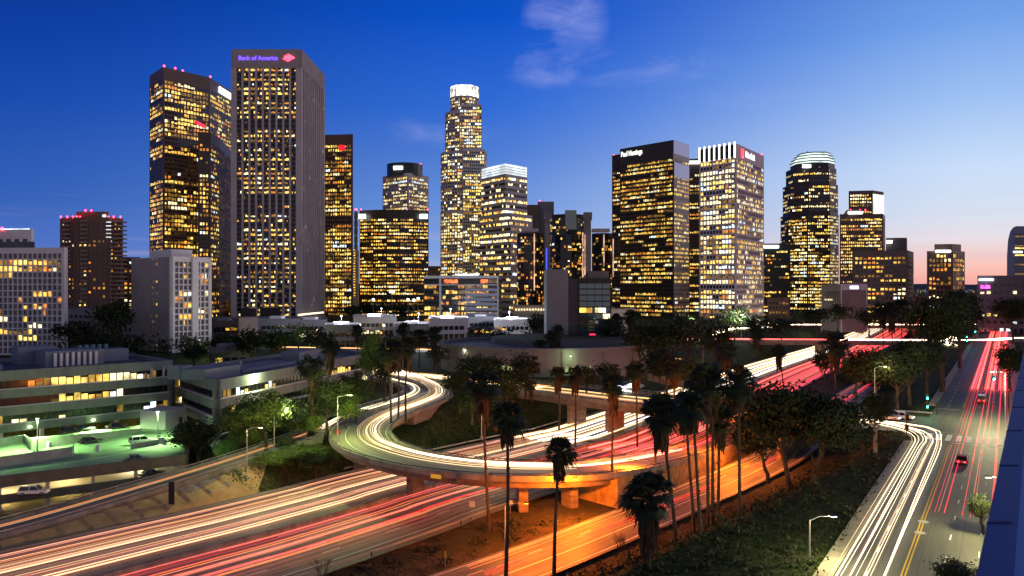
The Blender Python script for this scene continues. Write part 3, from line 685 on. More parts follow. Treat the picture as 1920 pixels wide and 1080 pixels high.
mb = MB(); mb.box(at(190, d)[0], at(196, d)[0], d + 1.5, d + 2.2, zat(407, d), zat(402, d)); mb.build('logo_panel', SOFTW, e)
f = [at(229, 650), at(262, 650), at(262, 680), at(229, 680)]
tower('residential_tower', 'small amber lit building squeezed behind the white tower and brown tower', f, zat(484, 650), 'residential tower', fh=3.4, bw=4, ww=.55, wh=.5, wall=BRICK, p=.6, pal='amber', top=2, md=.4, corner=1, run=2)
# tall dark twin with knife-edge plan
h = 239; f = para([(281, 144), (306, 127), (393, 147), (439, 176)], h)
f = f + [(f[3][0] - 35, f[3][1] + 30), (f[0][0] - 4, f[0][1] + 45)]
e, es = tower('office_tower', 'tall brown faceted office tower at left with red beacons on its roof', f, h, fh=4.1, bw=3.3, ww=.78, wh=.66, wall=BROWN, glass=GLB, p=.58, pal='yellow', top=11, md=.3, sd=.25, corner=1.2, run=3, faces=None, dark=((.60, .68),))
for x, y in ((306, 127), (327, 131), (341, 136), (393, 147)):
    q = para([(x, y)], h)[0]; beacon(e, q[0], q[1] + 2, h + .8, 1.2)
a, t, n, L_ = min(es, key=lambda q: np.linalg.norm(q[0] + q[1] * q[3] / 2 - np.array(f[2]) * .5 - np.array(f[3]) * .5))
mb = MB(); mb.obox(a, t, n, L_ * .35 if t[0] > 0 else 0, L_, .45, 1.2, h - 8.5, h - 2.5); mb.build('rooftop_sign', WHITE_E, e)
mb = MB(); q = at(368, 770); mb.box(q[0] - 1.2, q[0] + 1.2, q[1] - 1.5, q[1] + 20, zat(235, 778), zat(230, 778)); mb.build('red_sign_or_reflection', emi('sign_red', (1, .01, .04), 1.3), e)  # red reflection in the tower glass, put in as a glowing panel
h = 30 + 285 * 745 / F; f = para([(372, 249), (394, 250), (411, 259), (437, 290)], h); f = f + [(f[3][0] - 5, f[3][1] + 10), (f[0][0], f[0][1] + 30)]
e, _ = tower('office_tower', 'dark lower office wing between the faceted tower and the bank tower', f, h, fh=4.0, bw=2.6, ww=.7, wh=.6, wall=BROWN, p=.6, pal='yellow', top=9, corner=1, run=2)
q = para([(411, 259)], h)[0]; beacon(e, q[0] - 1, q[1] + 2, h + .8)
# tall stone bank tower
d = 672; zt = zat(93, d)
A, B_ = at(437, d), at(563, d); C_ = at(606, d * 1.118)
f = [A, B_, C_, (A[0] + C_[0] - B_[0], C_[1])]
e = empty('bank_tower', 'tallest grey stone tower at left with a lit bank name and red emblem on top', 'office tower')
ff, es = edges(f); zw = zat(128, d); mb = MB(); mb.prism(ff, -1, zt - 1, 0, 1); mb.build('tower_body', [GL, ROOF], e)
bandm = MB(); colm = MB(); fh = 3.95; nfl = int(zw / fh)
for (a, t, n, L_) in es:
    front = abs(n[1] + 1) < .1 or abs(n[1] - 1) < .1
    bandm.obox(a, t, n, 0, L_, -.05, 1.4, zw, zt)
    nb = 9 if front else 11; cn = 2.6; b = (L_ - 2 * cn) / nb
    colm.obox(a, t, n, -1.4, cn * .75, -.05, 1.41, -1, zw); colm.obox(a, t, n, L_ - cn * .75, L_ + 1.38, -.05, 1.41, -1, zw)
    for c in range(nb + 1):
        s = cn + c * b; wd = .85 if front else 1.15; colm.obox(a, t, n, s - wd, s + wd, -.05, 1.35, -1, zw)
bandm.build('top_band', TAUPE, e); colm.build('stone_columns', mat('pale_taupe_rib', (.34, .285, .28), .75, c2=(.42, .36, .35), scale=.04), e)['kind'] = 'stuff'
mats, wts = PAL['warm']; sp_ = MB()
for k in range(nfl):
    z = zw - (k + 1) * fh; pf = random.uniform(.3, 1.0); cols = []
    if k in (11, 12, 27, 28, 29, 30, 33, 42): pf = .05
    if k in (14, 25, 38, 41, 40): pf = .9
    for (a, t, n, L_) in es:
        front = abs(n[1] + 1) < .1 or abs(n[1] - 1) < .1
        nb = 9 if front else 11; cn = 2.6; b = (L_ - 2 * cn) / nb; sp_.obox(a, t, n, cn, L_ - cn, -.04, .25, z, z + 1.5)
        for c in range(nb):
            s0 = cn + c * b + .95; w_ = b - 1.9; pr = pf if front else .06
            if front and c in (0, 8): pr *= .4
            wt = random.choices(range(6), wts)[0]; allon = random.random() < pr * .45
            for q3 in range(3):
                u0 = s0 + q3 * w_ / 3 + .06; u1 = u0 + w_ / 3 - .12; on = allon or random.random() < pr * .8
                if on and random.random() < .35: wt = random.choices(range(6), wts)[0]
                for s_, m_ in ((u0, wt + 1 if on else 0), (u1, 0)): cols.append((a[0] + t[0] * s_ + n[0] * .1, a[1] + t[1] * s_ + n[1] * .1, m_, random.uniform(.4, 1) if m_ else None))
    ribbon(cols, z + 1.55, z + 3.75).build('window_band', [GLK] + mats, e)
sp_.build('spandrels', TAUPED, e)['kind'] = 'stuff'
a, t, n, L_ = [x for x in es if x[2][1] < -.9][0]
px = L_ / 126.0
text(e, 'Bank of America', a, t, n, 11.0 * px, zat(112.0, d - 2), 11.0 * px, emi('sign_blue', (.12, .05, 1), 3.2), off=1.5, squeeze=1.0, bold=.02)
em = MB()                                    # emblem: slanted stripes forming a flag
def strp(x0, y0, x1, y1, x2, y2, x3, y3, mi=0):
    q = lambda x, y, o_: (a[0] + t[0] * (x - 437) * px + n[0] * o_, a[1] + t[1] * (x - 437) * px + n[1] * o_, zat(y, d - 2))
    em.hexa([q(x0, y0, 1.5), q(x1, y1, 1.5), q(x1, y1, 1.9), q(x0, y0, 1.9), q(x3, y3, 1.5), q(x2, y2, 1.5), q(x2, y2, 1.9), q(x3, y3, 1.9)], mi)
strp(531, 110, 535, 112, 548, 106, 544, 104); strp(537, 113, 541, 115, 554, 108, 550, 106); strp(538, 103, 542, 101, 553, 107, 549, 108.5, 0); strp(533, 105.5, 537, 103.5, 545, 108, 541, 110, 0)
em.build('emblem', emi('sign_red_hot', (1, .05, .1), 5), e)
pod = empty('tower_podium', 'broad grey concrete podium terrace below the bank tower', 'podium')
mb = MB(); f = [at(400, 560), at(566, 520), at(612, 560), at(500, 640), at(400, 640)]
mb.prism(edges(f)[0], -1, zat(606, 520), 0, 1); mb.build('podium_block', [mat('podium_stone', (.22, .18, .17), .85), ROOF], pod)
mb = MB(); p0 = at(448, 548); p1 = at(500, 536)
mb.prism(edges([at(452, 536), at(480, 532), at(480, 550), at(452, 550)])[0], zat(606, 520), zat(606, 520) + 9.5); mb.build('glass_pavilion', GL, pod)
mb = MB(); mb.prism(edges([at(487, 531), at(526, 526), at(526, 550), at(487, 550)])[0], zat(606, 520), zat(606, 520) + 10); mb.build('glass_pavilion', GL, pod)
mb = MB()
for i in range(18): x, y = at(560 + i * 2.7, 660 + i * 4); mb.cyl(x, y, zat(592, 660), zat(592, 660) + 1.3, .6, 6)
mb.build('terrace_lights', emi('terrace_bulb', (1, .8, .5), 2.5), pod)
# tower behind, right of the bank tower
f = [at(600, 805), at(661, 800), at(661, 845), at(600, 850)]
e, es = tower('office_tower', 'dark brown tower with a red corner logo just right of the bank tower', f, zat(253, 800), fh=4.0, bw=2.4, ww=.7, wh=.6, wall=BROWN, p=.78, pal='yellow', top=9, corner=1.2, md=.4, run=2, dark=((.55, .60),))
a, t, n, L_ = [x for x in es if x[2][1] < -.9][0]
mb = MB(); mb.obox(a, t, n, L_ - 14, L_ - 8, .8, 1.3, zat(282, 800), zat(272, 800)); mb.build('red_sign_or_reflection', MATS['sign_red'], e)
# slender mast tower
e = empty('slender_tower', 'thin pale tower with a red light squeezed beside the brown tower', 'tower')
d = 900; x0, x1 = at(662, d)[0], at(671, d)[0]
mb = MB(); mb.box(x0, x1, d, d + 6, -1, zat(470, d)); mb.build('shaft', PALE, e)
mb = MB(); 
for k in range(5): mb.box(x0 + 1 + k * .0, x1 - 1, d + .5, d + 5, zat(470 - k * 15, d), zat(458 - k * 15, d)); 
mb.box(x0 + 1.6, x1 - 1.6, d + 1, d + 4, zat(470, d), zat(395, d)); mb.build('upper_shaft', GREYC, e)
for k in range(18): mb = MB(); mb.box(x0 + .6, x0 + 2.4, d - .2, d - .05, zat(555 - k * 5, d), zat(553 - k * 5, d)); mb.build('window', WARM[0], e)
beacon(e, (x0 + x1) / 2, d + 3, zat(395, d), 1.6)
# round-topped tower and the wide dark block in front
h = 30 + 208 * 1000 / F; f = para([(718, 332), (765, 325), (803, 332)], h); 
e, es = tower('office_tower', 'pale gridded tower with a dark rounded crown and white sign', f, h, fh=4.1, bw=2.6, ww=.62, wh=.6, wall=PALE, p=.62, pal='pale', top=3, md=.4, corner=1.4, run=2)
c = np.mean(np.array(f), axis=0); rr = 21
dome = [(c[0] + rr * math.cos(a_) * 1.05, c[1] - 8 + rr * math.sin(a_)) for a_ in np.linspace(0, 2 * math.pi, 20, endpoint=False)]
mb = MB(); n0 = len(mb.v); mb.prism(dome, h - 1, h + 14); mb.build('crown', GREENB, e)
mb = MB(); x, y = at(743, c[1] - 30); mb.box(at(741, 985)[0], at(758, 985)[0], c[1] - 8 - rr - 1.4, c[1] - 8 - rr * .86, zat(321, 985), zat(315, 985)); mb.build('rooftop_sign', WHITE_E, e); beacon(e, at(788, 990)[0], c[1] - 5, h + 14, 1.2)
d = 850; xs = [675, 700, 725, 750, 775, 803]; bow = [0, -6, -9, -9, -6, 0]
f = [at(x, d + b_) for x, b_ in zip(xs, bow)] + [at(803, d + 30), at(675, d + 30)]
e, es = tower('office_block', 'wide dark bow-fronted office block with bright white lights at both top corners', f, zat(396, d), fh=3.7, bw=2.2, ww=.75, wh=.5, wall=BLACKM, glass=GLK, p=.74, pal='yellow', top=8, md=.25, sd=.3, corner=.3, run=5, dark=((.20, .23),))
for x0, x1 in ((675, 688), (789, 803)):
    mb = MB(); mb.box(at(x0, d)[0], at(x1, d)[0], d - 8.5, d - 6.8 if x0 > 700 else d - 6.8, zat(411, d), zat(403, d)); mb.build('corner_floodlight', WHITE_E, e)
for x in (677, 763, 802): beacon(e, *at(x, d + 2), zat(396, d) + .8, .9)
# round skyscraper with the glowing crown
d = 1030
e = empty('round_skyscraper', 'tallest round skyscraper with stepped tiers and a brilliant white crown', 'skyscraper')
def ringf(xc, wpx, dd, k=24, ph=0, yoff=None):
    r_ = wpx / 2 * dd / F; c_ = at(xc, dd + (30 if yoff is None else yoff)); c_ = (at(xc, dd + 30)[0], dd + 30); r_ *= (dd + 30) / dd
    return [(c_[0] + r_ * math.cos(2 * math.pi * (i + .5) / k + ph), c_[1] + r_ * math.sin(2 * math.pi * (i + .5) / k + ph)) for i in range(k)]
kw = dict(fh=4.1, bw=2.9, ww=.70, wh=.64, wall=PALE, pal='pale', md=.4, sd=.35, corner=.15, run=2)
facade(e, ringf(865, 77, d), -1, zat(397, d), p=.85, top=1, **kw)
facade(e, ringf(865, 76, d), zat(396, d), zat(283, d), p=.60, top=2, **kw)
facade(e, [at(868, d - 2), at(908, d + 4), at(912, d + 30), at(880, d + 34)], -1, zat(280, d), p=.6, top=2, **kw)
facade(e, ringf(868, 66, d), zat(282, d), zat(206, d), p=.62, top=2, **kw)
facade(e, [at(862, d + 1), at(903, d + 3), at(902, d + 34), at(862, d + 34)], zat(282, d), zat(196, d), p=.75, top=2, **kw)
facade(e, ringf(871, 52, d), zat(205, d), zat(176, d), p=.45, top=1, **kw)
cr_ = ringf(871, 53, d, 16); f2, es2 = edges(cr_)
mb = MB(); mb.prism(f2, zat(175, d), zat(154, d)); mb.build('crown', emi('crown_white', (1, .98, .85), 2.2, .75, .12), e)
mb = MB()
for (a, t, n, L_) in es2: mb.obox(a, t, n, -.4, .4, -.1, .8, zat(176, d), zat(157, d))
mb.build('crown_ribs', PALE, e)['kind'] = 'stuff'
# striped tower
h = 30 + 233 * 950 / F; f = para([(903, 317), (947, 306.5), (988, 314)], h)
e = empty('striped_tower', 'horizontally striped tower with a white lit crown right of the round skyscraper', 'office tower')
STR = mat('pale_stripe', (.40, .37, .38), .7)
kw = dict(fh=6.6, bw=2.0, ww=.95, wh=.46, wall=STR, glass=GLK, p=.5, pal='pale', md=.05, sd=.45, corner=.0, run=2, mull=False)
facade(e, f, -1, h - 13, top=1, **kw)
ff, es = edges(f); mb = MB(); mb.prism(ff, h - 12.9, h); mb.build('crown', emi('crown_cool', (.85, .97, 1), 1.15, .35, .05), e)
mb = MB()
for (a, t, n, L_) in es:
    for k in range(1, 4): mb.obox(a, t, n, 0, L_, .02, .35, h - 12.9 + k * 3.1, h - 12.9 + k * 3.1 + .5)
mb.build('crown_ledges', STR, e)
g = [at(903, 935), at(998, 935), at(999, 985), at(903, 985)]
g = [tuple(np.array(f[0]) + np.array((-2, -6))), at(957, np.array(f[1])[1] - 12), at(998, np.array(f[2])[1] - 6), tuple(np.array(f[3]))]
facade(e, g, -1, zat(401, 940), top=1.5, **kw)
# group behind
for lab, x0, x1, yt, m_, dd in (('dark slab tower behind the striped tower', 986, 1011, 385, BROWN, 1150), ('pale blank slab tower with a red light behind the mirrored hotel', 1010, 1037, 379, GREYC, 1180)):
    f = [at(x0, dd), at(x1, dd), at(x1, dd + 25), at(x0, dd + 25)]
    e, es = tower('slab_tower', lab, f, zat(yt, dd), fh=4, bw=6, ww=.8, wh=.5, wall=m_, p=.08, top=8 if m_ is BROWN else 90, md=1.2, corner=.5)
    beacon(e, *at(x0 + 2, dd + 1), zat(yt, dd) + .8, 1.1)
# mirrored hotel: five glass cylinders with lift shafts
e = empty('hotel_towers', 'mirrored glass cylinder hotel with amber windows and concrete lift shafts', 'hotel')
HG = mat('hotel_glass', (.02, .028, .04), .1, .3, spec=.6)
d = 870
kw = dict(fh=3.1, bw=2.4, ww=.86, wh=.8, wall=DARKM, glass=HG, pal='amber', md=.18, sd=.14, corner=.05, run=1.2, vary=.7)
for xc, wpx, yt, dd, p_, nm in ((1064, 66, 401, 880, .22, 'central_cylinder'), (994, 50, 436, 850, .30, 'glass_cylinder'), (1129, 38, 436, 850, .25, 'glass_cylinder'), (1150, 24, 442, 875, .2, 'glass_cylinder')):
    facade(e, ringf(xc, wpx, dd, 20), -1, zat(yt, dd), p=p_, top=3, bodyname=nm, **kw)
mb = MB(); mb.prism(ringf(1070, 22, 872, 12), zat(401, 880), zat(392, 880)); mb.build('crown', PALE, e)
mb = MB(); mb.prism(edges([at(1060, 846), at(1081, 846), at(1081, 852), at(1060, 852)])[0], zat(430, 846), zat(394, 846)); mb.build('glass_lift_head', mat('pale_glass', (.25, .33, .30), .3), e)
for x0, x1, yt in ((1020, 1033, 398), (1095, 1110, 398)):
    mb = MB(); q = at(x0, 842); r_ = at(x1, 842); mb.box(q[0] + 1, r_[0] - 1, 842, 850, -1, zat(yt, 842) - 8); mb.box(q[0], r_[0], 841, 851, zat(yt, 842) - 8, zat(yt, 842)); mb.build('lift_shaft', GREYC, e)
for x, y0, y1, c_ in ((1025, 465, 560, 'b'), (1093, 436, 520, 'w'), (1097, 440, 515, 'w'), (1001, 440, 545, 'w'), (1146, 450, 520, 'w'), (1129, 442, 500, 'w')):
    mb = MB(); q = at(x, 838); mb.box(q[0] - .5, q[0] + .5, 839 if x > 1010 and x < 1120 else 851 - 30, 840.5 if x > 1010 and x < 1120 else 852 - 30, zat(y1, 840), zat(y0, 840))
    mb.build('light_strip', emi('strip_blue', (.05, .08, 1), 2.2) if c_ == 'b' else emi('strip_peach', (1, .55, .38), 1.0, .6, .08), e)
for xc, dd in ((994, 830), (1129, 830)):
    mb = MB(); q = at(xc, dd); mb.box(q[0] - 9, q[0] + 9, dd + 8, dd + 20, zat(436, dd + 20), zat(430, dd + 20)); mb.build('roof_plant', PALE, e)
mb = MB(); q0, q1 = at(962, 800), at(1020, 800); mb.box(q0[0], q1[0], 800, 835, -1, zat(573, 800)); mb.build('podium', mat('podium_cream', (.45, .38, .28), .8), e)
mb = MB()
for k in range(11): x = q0[0] + 3 + k * 2.8; mb.cyl(x, 799.4, zat(582, 800), zat(580, 800) + .6, .6, 6)
mb.build('podium_lights', MATS['terrace_bulb'], e)
# dark twin towers right of centre
h = 170; f = para([(1163, 281), (1262, 264), (1292, 274)], h)
BW = dict(fh=4.0, bw=1.75, ww=.66, wh=.52, wall=BLACKM, glass=GLK, pal='yellow', md=.22, sd=.2, corner=.5, run=6, top=16)
e, es = tower('office_tower', 'black slab tower with white firm lettering on its dark crown', f, h, p=.80, dark=((.66, .70), (.17, .215)), **BW)
a, t, n, L_ = min(es, key=lambda q: np.linalg.norm(q[0] + q[1] * q[3] / 2 - (np.array(f[0]) + np.array(f[1])) / 2))
text(e, 'Paul Hastings', a, t, n, 1.5, h - 7.5, 7.2, emi('sign_white', (.95, 1, .85), 2.2), off=.7, squeeze=.72, bold=.005)
a, t, n, L_ = min(es, key=lambda q: np.linalg.norm(q[0] + q[1] * q[3] / 2 - (np.array(f[1]) + np.array(f[2])) / 2))
mb = MB(); mb.obox(a, t, n, .4, L_ - .4, .3, .5, h - 12, h + .4); mb.obox(a, t, n, .4, L_ - .4, .3, .45, h - 34, h - 20); mb.build('side_glazing', mat('side_mirror_glass', (.09, .13, .24), .25, .6), e)
mb = MB(); mb.obox(a, t, n, .5, 1.2, .3, .8, -1, h - 20); mb.build('corner_trim', GREYC, e)
f = [at(1148, 830), at(1166, 822), at(1166, 870), at(1148, 870)]
e, _ = tower('office_tower', 'narrow lit edge of a dark tower showing left of the black slab', f, zat(292, 828), p=.55, **BW); beacon(e, *at(1151, 833), zat(292, 828), 1.1)
f = [at(1280, 902), at(1316, 898), at(1316, 940), at(1280, 940)]
e, es = tower('office_tower', 'black tower with a white sign strip half hidden between two lit towers', f, zat(299, 900), p=.62, dark=((.60, .65),), **BW)
mb = MB(); mb.box(at(1293, 896)[0], at(1311, 896)[0], 895.5, 896.6, zat(307, 896), zat(302, 896)); mb.build('rooftop_sign', WHITE_E, e)
# pale gridded bank tower with lit fins
h = 141.6; f = para([(1312, 282), (1380, 271), (1431, 294)], h)
FR = mat('mauve_precast', (.40, .34, .36), .7, c2=(.48, .41, .43), scale=.05)
e, es = tower('gridded_tower', 'brightly lit square gridded tower with white roof fins and a red bank sign', f, h, fh=3.95, bw=2.9, ww=.8, wh=.66, wall=FR, glass=GL, p=.74, pal='pale', top=10, md=.5, sd=.45, corner=.9, run=4, vary=.75)
a, t, n, L_ = min(es, key=lambda q: np.linalg.norm(q[0] + q[1] * q[3] / 2 - (np.array(f[0]) + np.array(f[1])) / 2))
mb = MB(); mb.obox(a, t, n, .6, L_ - .6, .58, .75, h - 9.5, h + .2); mb.build('crown_recess', GLK, e)
for k in range(8):
    s = .5 + k * (L_ - 1) / 7; mb = MB(); mb.obox(a, t, n, s - .45, s + .45, .3, 1.5, h - 10, h + 2); mb.build('roof_fin', emi('fin_light', (1, .95, .85), 3.5), e)
a, t, n, L_ = min(es, key=lambda q: np.linalg.norm(q[0] + q[1] * q[3] / 2 - (np.array(f[1]) + np.array(f[2])) / 2))
text(e, 'Union Bank', a, t, n, L_ * .30, h - 6.8, 6.6, emi('sign_pink_white', (1, .9, .95), 2.6), off=.8, squeeze=.75, bold=.008)
mb = MB()
for s_ in (.14, .20): mb.obox(a, t, n, L_ * s_, L_ * s_ + 1.3, .8, 1.2, h - 7.5, h - 1.5)
mb.obox(a, t, n, L_ * .14, L_ * .20 + 1.3, .8, 1.2, h - 8.8, h - 7.51); mb.build('emblem', emi('sign_red2', (1, .05, .08), 3), e)
q = para([(1431, 294)], h)[0]; beacon(e, q[0] - 1, q[1] + 1, h + .8, .8)
# mid-rise dark green
f = [at(1426, 850), at(1482, 846), at(1482, 890), at(1426, 890)]
e, es = tower('office_block', 'dark green glass mid-rise with a long white sign, beside the gridded tower', f, zat(458, 848), fh=3.9, bw=2.2, ww=.8, wh=.5, wall=GREENB, glass=GLK, p=.34, pal='yellow', top=6, md=.2, sd=.2, corner=.6, run=2)
mb = MB(); mb.box(at(1431, 845)[0], at(1460, 845)[0], 844.6, 845.8, zat(465, 845), zat(460, 845)); mb.build('rooftop_sign', WHITE_E, e)
# stepped tower with the terraced white crown
e = empty('stepped_tower', 'dark stepped tower with a terraced glowing white crown, right of centre', 'office tower')
d = 1000
def octf(x0, x1, dd, cf=.28, dep=None):
    a_, b_ = at(x0, dd + 18)[0], at(x1, dd + 18)[0]; w_ = b_ - a_; k = w_ * cf; dp = dep or w_
    return [(a_, dd + k), (a_ + k, dd), (b_ - k, dd), (b_, dd + k), (b_, dd + dp - k), (b_ - k, dd + dp), (a_ + k, dd + dp), (a_, dd + dp - k)]
kw = dict(fh=4.1, bw=2.3, ww=.72, wh=.58, wall=mat('dark_plum_stone', (.04, .032, .04), .5), glass=GLB, pal='pale', md=.35, sd=.3, corner=.5, run=3)
facade(e, octf(1478, 1572, d), -1, zat(402, d), p=.72, top=1, **kw)
facade(e, octf(1481, 1570, d + 1), zat(401, d), zat(345, d), p=.50, top=1, **kw)
facade(e, octf(1485, 1566, d + 2), zat(344, d), zat(314, d), p=.45, top=1, **kw)
facade(e, octf(1491, 1562, d + 3), zat(313, d), zat(305, d), p=.3, top=4, **kw)
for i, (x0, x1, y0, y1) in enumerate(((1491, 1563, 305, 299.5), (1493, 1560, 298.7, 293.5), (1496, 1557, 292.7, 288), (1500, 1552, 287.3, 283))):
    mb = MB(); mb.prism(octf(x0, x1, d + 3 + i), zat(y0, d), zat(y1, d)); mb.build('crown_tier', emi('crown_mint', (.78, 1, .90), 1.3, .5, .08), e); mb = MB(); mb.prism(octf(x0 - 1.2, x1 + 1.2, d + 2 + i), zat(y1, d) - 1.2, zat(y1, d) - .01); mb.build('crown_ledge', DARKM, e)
mb = MB(); mb.cyl(at(1525, d)[0], d + 20, zat(283, d), zat(278, d), .8, 6); mb.build('mast', PALE, e)
mb = MB(); mb.box(at(1506, d)[0], at(1521, d)[0], d + 1, d + 2.8, zat(314, d), zat(308, d)); mb.build('rooftop_sign', WHITE_E, e)
# tan pair further right
e = empty('setback_tower', 'tower with a floodlit white side and sign above a gabled setback', 'office tower')
d = 950
f = [at(1592, d + 20), at(1636, d + 14), at(1656, d + 30), at(1610, d + 50)]
facade(e, f, -1, zat(359, d + 18), fh=4.0, bw=2.6, ww=.65, wh=.55, wall=TAUPED, p=.62, pal='pale', top=3, corner=1, md=.35, run=3)
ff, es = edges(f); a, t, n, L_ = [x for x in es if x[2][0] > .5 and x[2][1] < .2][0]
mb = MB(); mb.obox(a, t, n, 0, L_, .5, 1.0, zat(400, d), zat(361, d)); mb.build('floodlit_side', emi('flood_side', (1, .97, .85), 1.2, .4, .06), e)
f = [at(1575, d + 6), at(1655, d), at(1659, d + 30), at(1578, d + 36)]
facade(e, f, -1, zat(402, d), fh=3.9, bw=2.2, ww=.7, wh=.55, wall=BROWN, p=.7, pal='yellow', top=4, corner=.8, md=.3, run=3)
mb = MB(); A_1, A_2 = at(1588, d)[0], at(1624, d)[0]; zz = zat(402, d)
mb.hexa([(A_1, d + 4, zz), (A_2, d + 4, zz), (A_2, d + 12, zz), (A_1, d + 12, zz), (A_1 + 4, d + 5, zz + 6), (A_2 - 4, d + 5, zz + 6), (A_2 - 4, d + 11, zz + 6), (A_1 + 4, d + 11, zz + 6)]); mb.build('gable_crown', BROWN, e)
mb = MB(); mb.box(A_1 + 3, A_2 - 3, d + 2.6, d + 3.8, zz + .9, zz + 3.8); mb.build('rooftop_sign', WHITE_E, e)
for x in (1600, 1618, 1628): beacon(e, at(x, d)[0], d + 8, zz + 5, 1)
# brown mid-rise
h = zat(471, 700); f = [at(1600, 712), at(1701, 700), at(1712, 735), at(1612, 748)]
e, es = tower('office_block', 'broad brown mid-rise with rows of yellow windows and a rooftop box', f, h, fh=3.9, bw=3.6, ww=.7, wh=.5, wall=TAUPED, p=.55, pal='yellow', top=4, corner=1, md=.4, sd=.35, run=2)
mb = MB(); mb.prism(edges([at(1661, 715), at(1700, 712), at(1701, 735), at(1663, 735)])[0], h, zat(446, 715)); mb.build('penthouse', TAUPED, e)
mb = MB(); mb.box(at(1662, 712)[0], at(1672, 712)[0], 711, 712, zat(456, 712), zat(451, 712)); mb.build('rooftop_sign', WHITE_E, e)
# concrete box with lit letters
e = empty('union_hall', 'windowless grey concrete box with lit lettering on its upper band', 'building')
d = 560; f = [at(1540, 588), at(1577, 560), at(1625, 566), at(1590, 594)]
ff, es = edges(f); mb = MB(); mb.prism(ff, -1, zat(533, d)); mb.build('concrete_block', mat('mauve_concrete', (.16, .13, .13), .8), e)
a, t, n, L_ = min(es, key=lambda q: np.linalg.norm(q[0] + q[1] * q[3] / 2 - (np.array(f[1]) + np.array(f[2])) / 2))
mb = MB(); mb.obox(a, t, n, -.3, L_, .02, .8, zat(544, d), zat(533, d) + .3); mb.obox(a, t, n, -.3, .3, .02, .75, -1, zat(544, d)); mb.obox(a, t, n, L_ - .5, L_, .02, .75, -1, zat(544, d)); mb.build('sign_band', mat('lilac_concrete', (.42, .36, .42), .8), e)
text(e, 'CARPENTERS', a, t, n, L_ * .31, zat(541.5, d), 2.9, emi('sign_lilac', (.7, .8, 1), 3.5), off=.95, squeeze=.38 * L_ / 20.0, bold=.03)
a, t, n, L_ = min(es, key=lambda q: np.linalg.norm(q[0] + q[1] * q[3] / 2 - (np.array(f[0]) + np.array(f[1])) / 2))
mb = MB()
for k in range(9):
    s = L_ * (.2 + k * .085); mb.obox(a, t, n, s, s + 1.2, .02, .1, zat(570, d), zat(546, d))
    if k < 5: mb2 = MB(); mb2.obox(a, t, n, s, s + 1.0, .11, .16, zat(564, d), zat(561, d)); mb2.build('lit_window', WARM[3], e)
mb.build('slot_windows', GLK, e)['kind'] = 'stuff'
# block on the skyline
d = 700; f = [at(1739, d + 6), at(1786, d), at(1808, d + 14), at(1765, d + 30)]
e, es = tower('office_block', 'stepped dark block with a white sign standing against the pink horizon', f, zat(472, d), fh=4.0, bw=3.2, ww=.66, wh=.66, wall=BROWN, p=.5, pal='amber', top=1.5, corner=.9, md=.4, run=2, faces=None)
mb = MB(); mb.prism(edges([at(1752, d + 8), at(1785, d + 3), at(1802, d + 12), at(1770, d + 22)])[0], zat(472, d), zat(457, d)); mb.build('penthouse', BROWN, e)
mb = MB(); mb.box(at(1754, d)[0], at(1782, d)[0], d - .8, d + .2, zat(473, d), zat(469, d)); mb.build('rooftop_sign', WHITE_E, e)
# far right pair
e = empty('curved_tower', 'blue curved-top tower cut by the right edge of the picture', 'office tower')
d = 620; zt = zat(424, d)
prof = [(1888, 532), (1888, 480), (1890, 450), (1894, 434), (1899, 427), (1905, 424), (1960, 424), (1960, 560), (1888, 560)]
mb = MB(); ps = [(at(x, d)[0], zat(y, d)) for x, y in prof]; n_ = len(ps)
mb.v = [(x, d, z) for x, z in ps] + [(x * (d + 28) / d + 3, d + 28, z) for x, z in ps]; mb.f = [tuple(range(n_)), tuple(reversed(range(n_, 2 * n_)))] + [(i, n_ + i, n_ + (i + 1) % n_, (i + 1) % n_) for i in range(n_)]; mb.m = [0] * len(mb.f)
mb.build('tower_body', mat('slate_blue_glass', (.10, .12, .22), .2, .3), e)
for k in range(24):
    z = zat(440 + k * 4.4, d); mb = MB(); mb.box(at(1903, d)[0], at(1955, d)[0], d - .3, d - .1, z, z + .9)
    mb.build('window_band', [GLB, WARM[4], WARM[1]][2 if k in (6, 9) else (1 if k % 4 == 1 else 0)], e)
mb = MB(); mb.box(at(1900, d)[0], at(1916, d)[0], d - .6, d - .35, zat(474, d), zat(471, d)); mb.build('rooftop_sign', WHITE_E, e)
f = [at(1834, 540), at(1960, 530), at(1960, 560), at(1834, 570)]
e, es = tower('low_complex', 'long low grey complex with a lit sign and magenta lights at far right', f, zat(519, 540), 'building', fh=5, bw=4, ww=.6, wh=.4, wall=mat('slate_wall', (.09, .085, .11), .8), p=.12, pal='cool', top=3, corner=.5, run=1)
mb = MB(); mb.box(at(1838, 536)[0], at(1864, 536)[0], 536.5, 537.6, zat(526, 537), zat(523, 537)); mb.build('rooftop_sign', WHITE_E, e)
mb = MB(); mb.box(at(1842, 535)[0], at(1858, 535)[0], 535.5, 537, zat(541, 536), zat(534, 536)); mb.build('magenta_screen', emi('magenta', (1, .1, .8), 2.0, .8, .3), e)
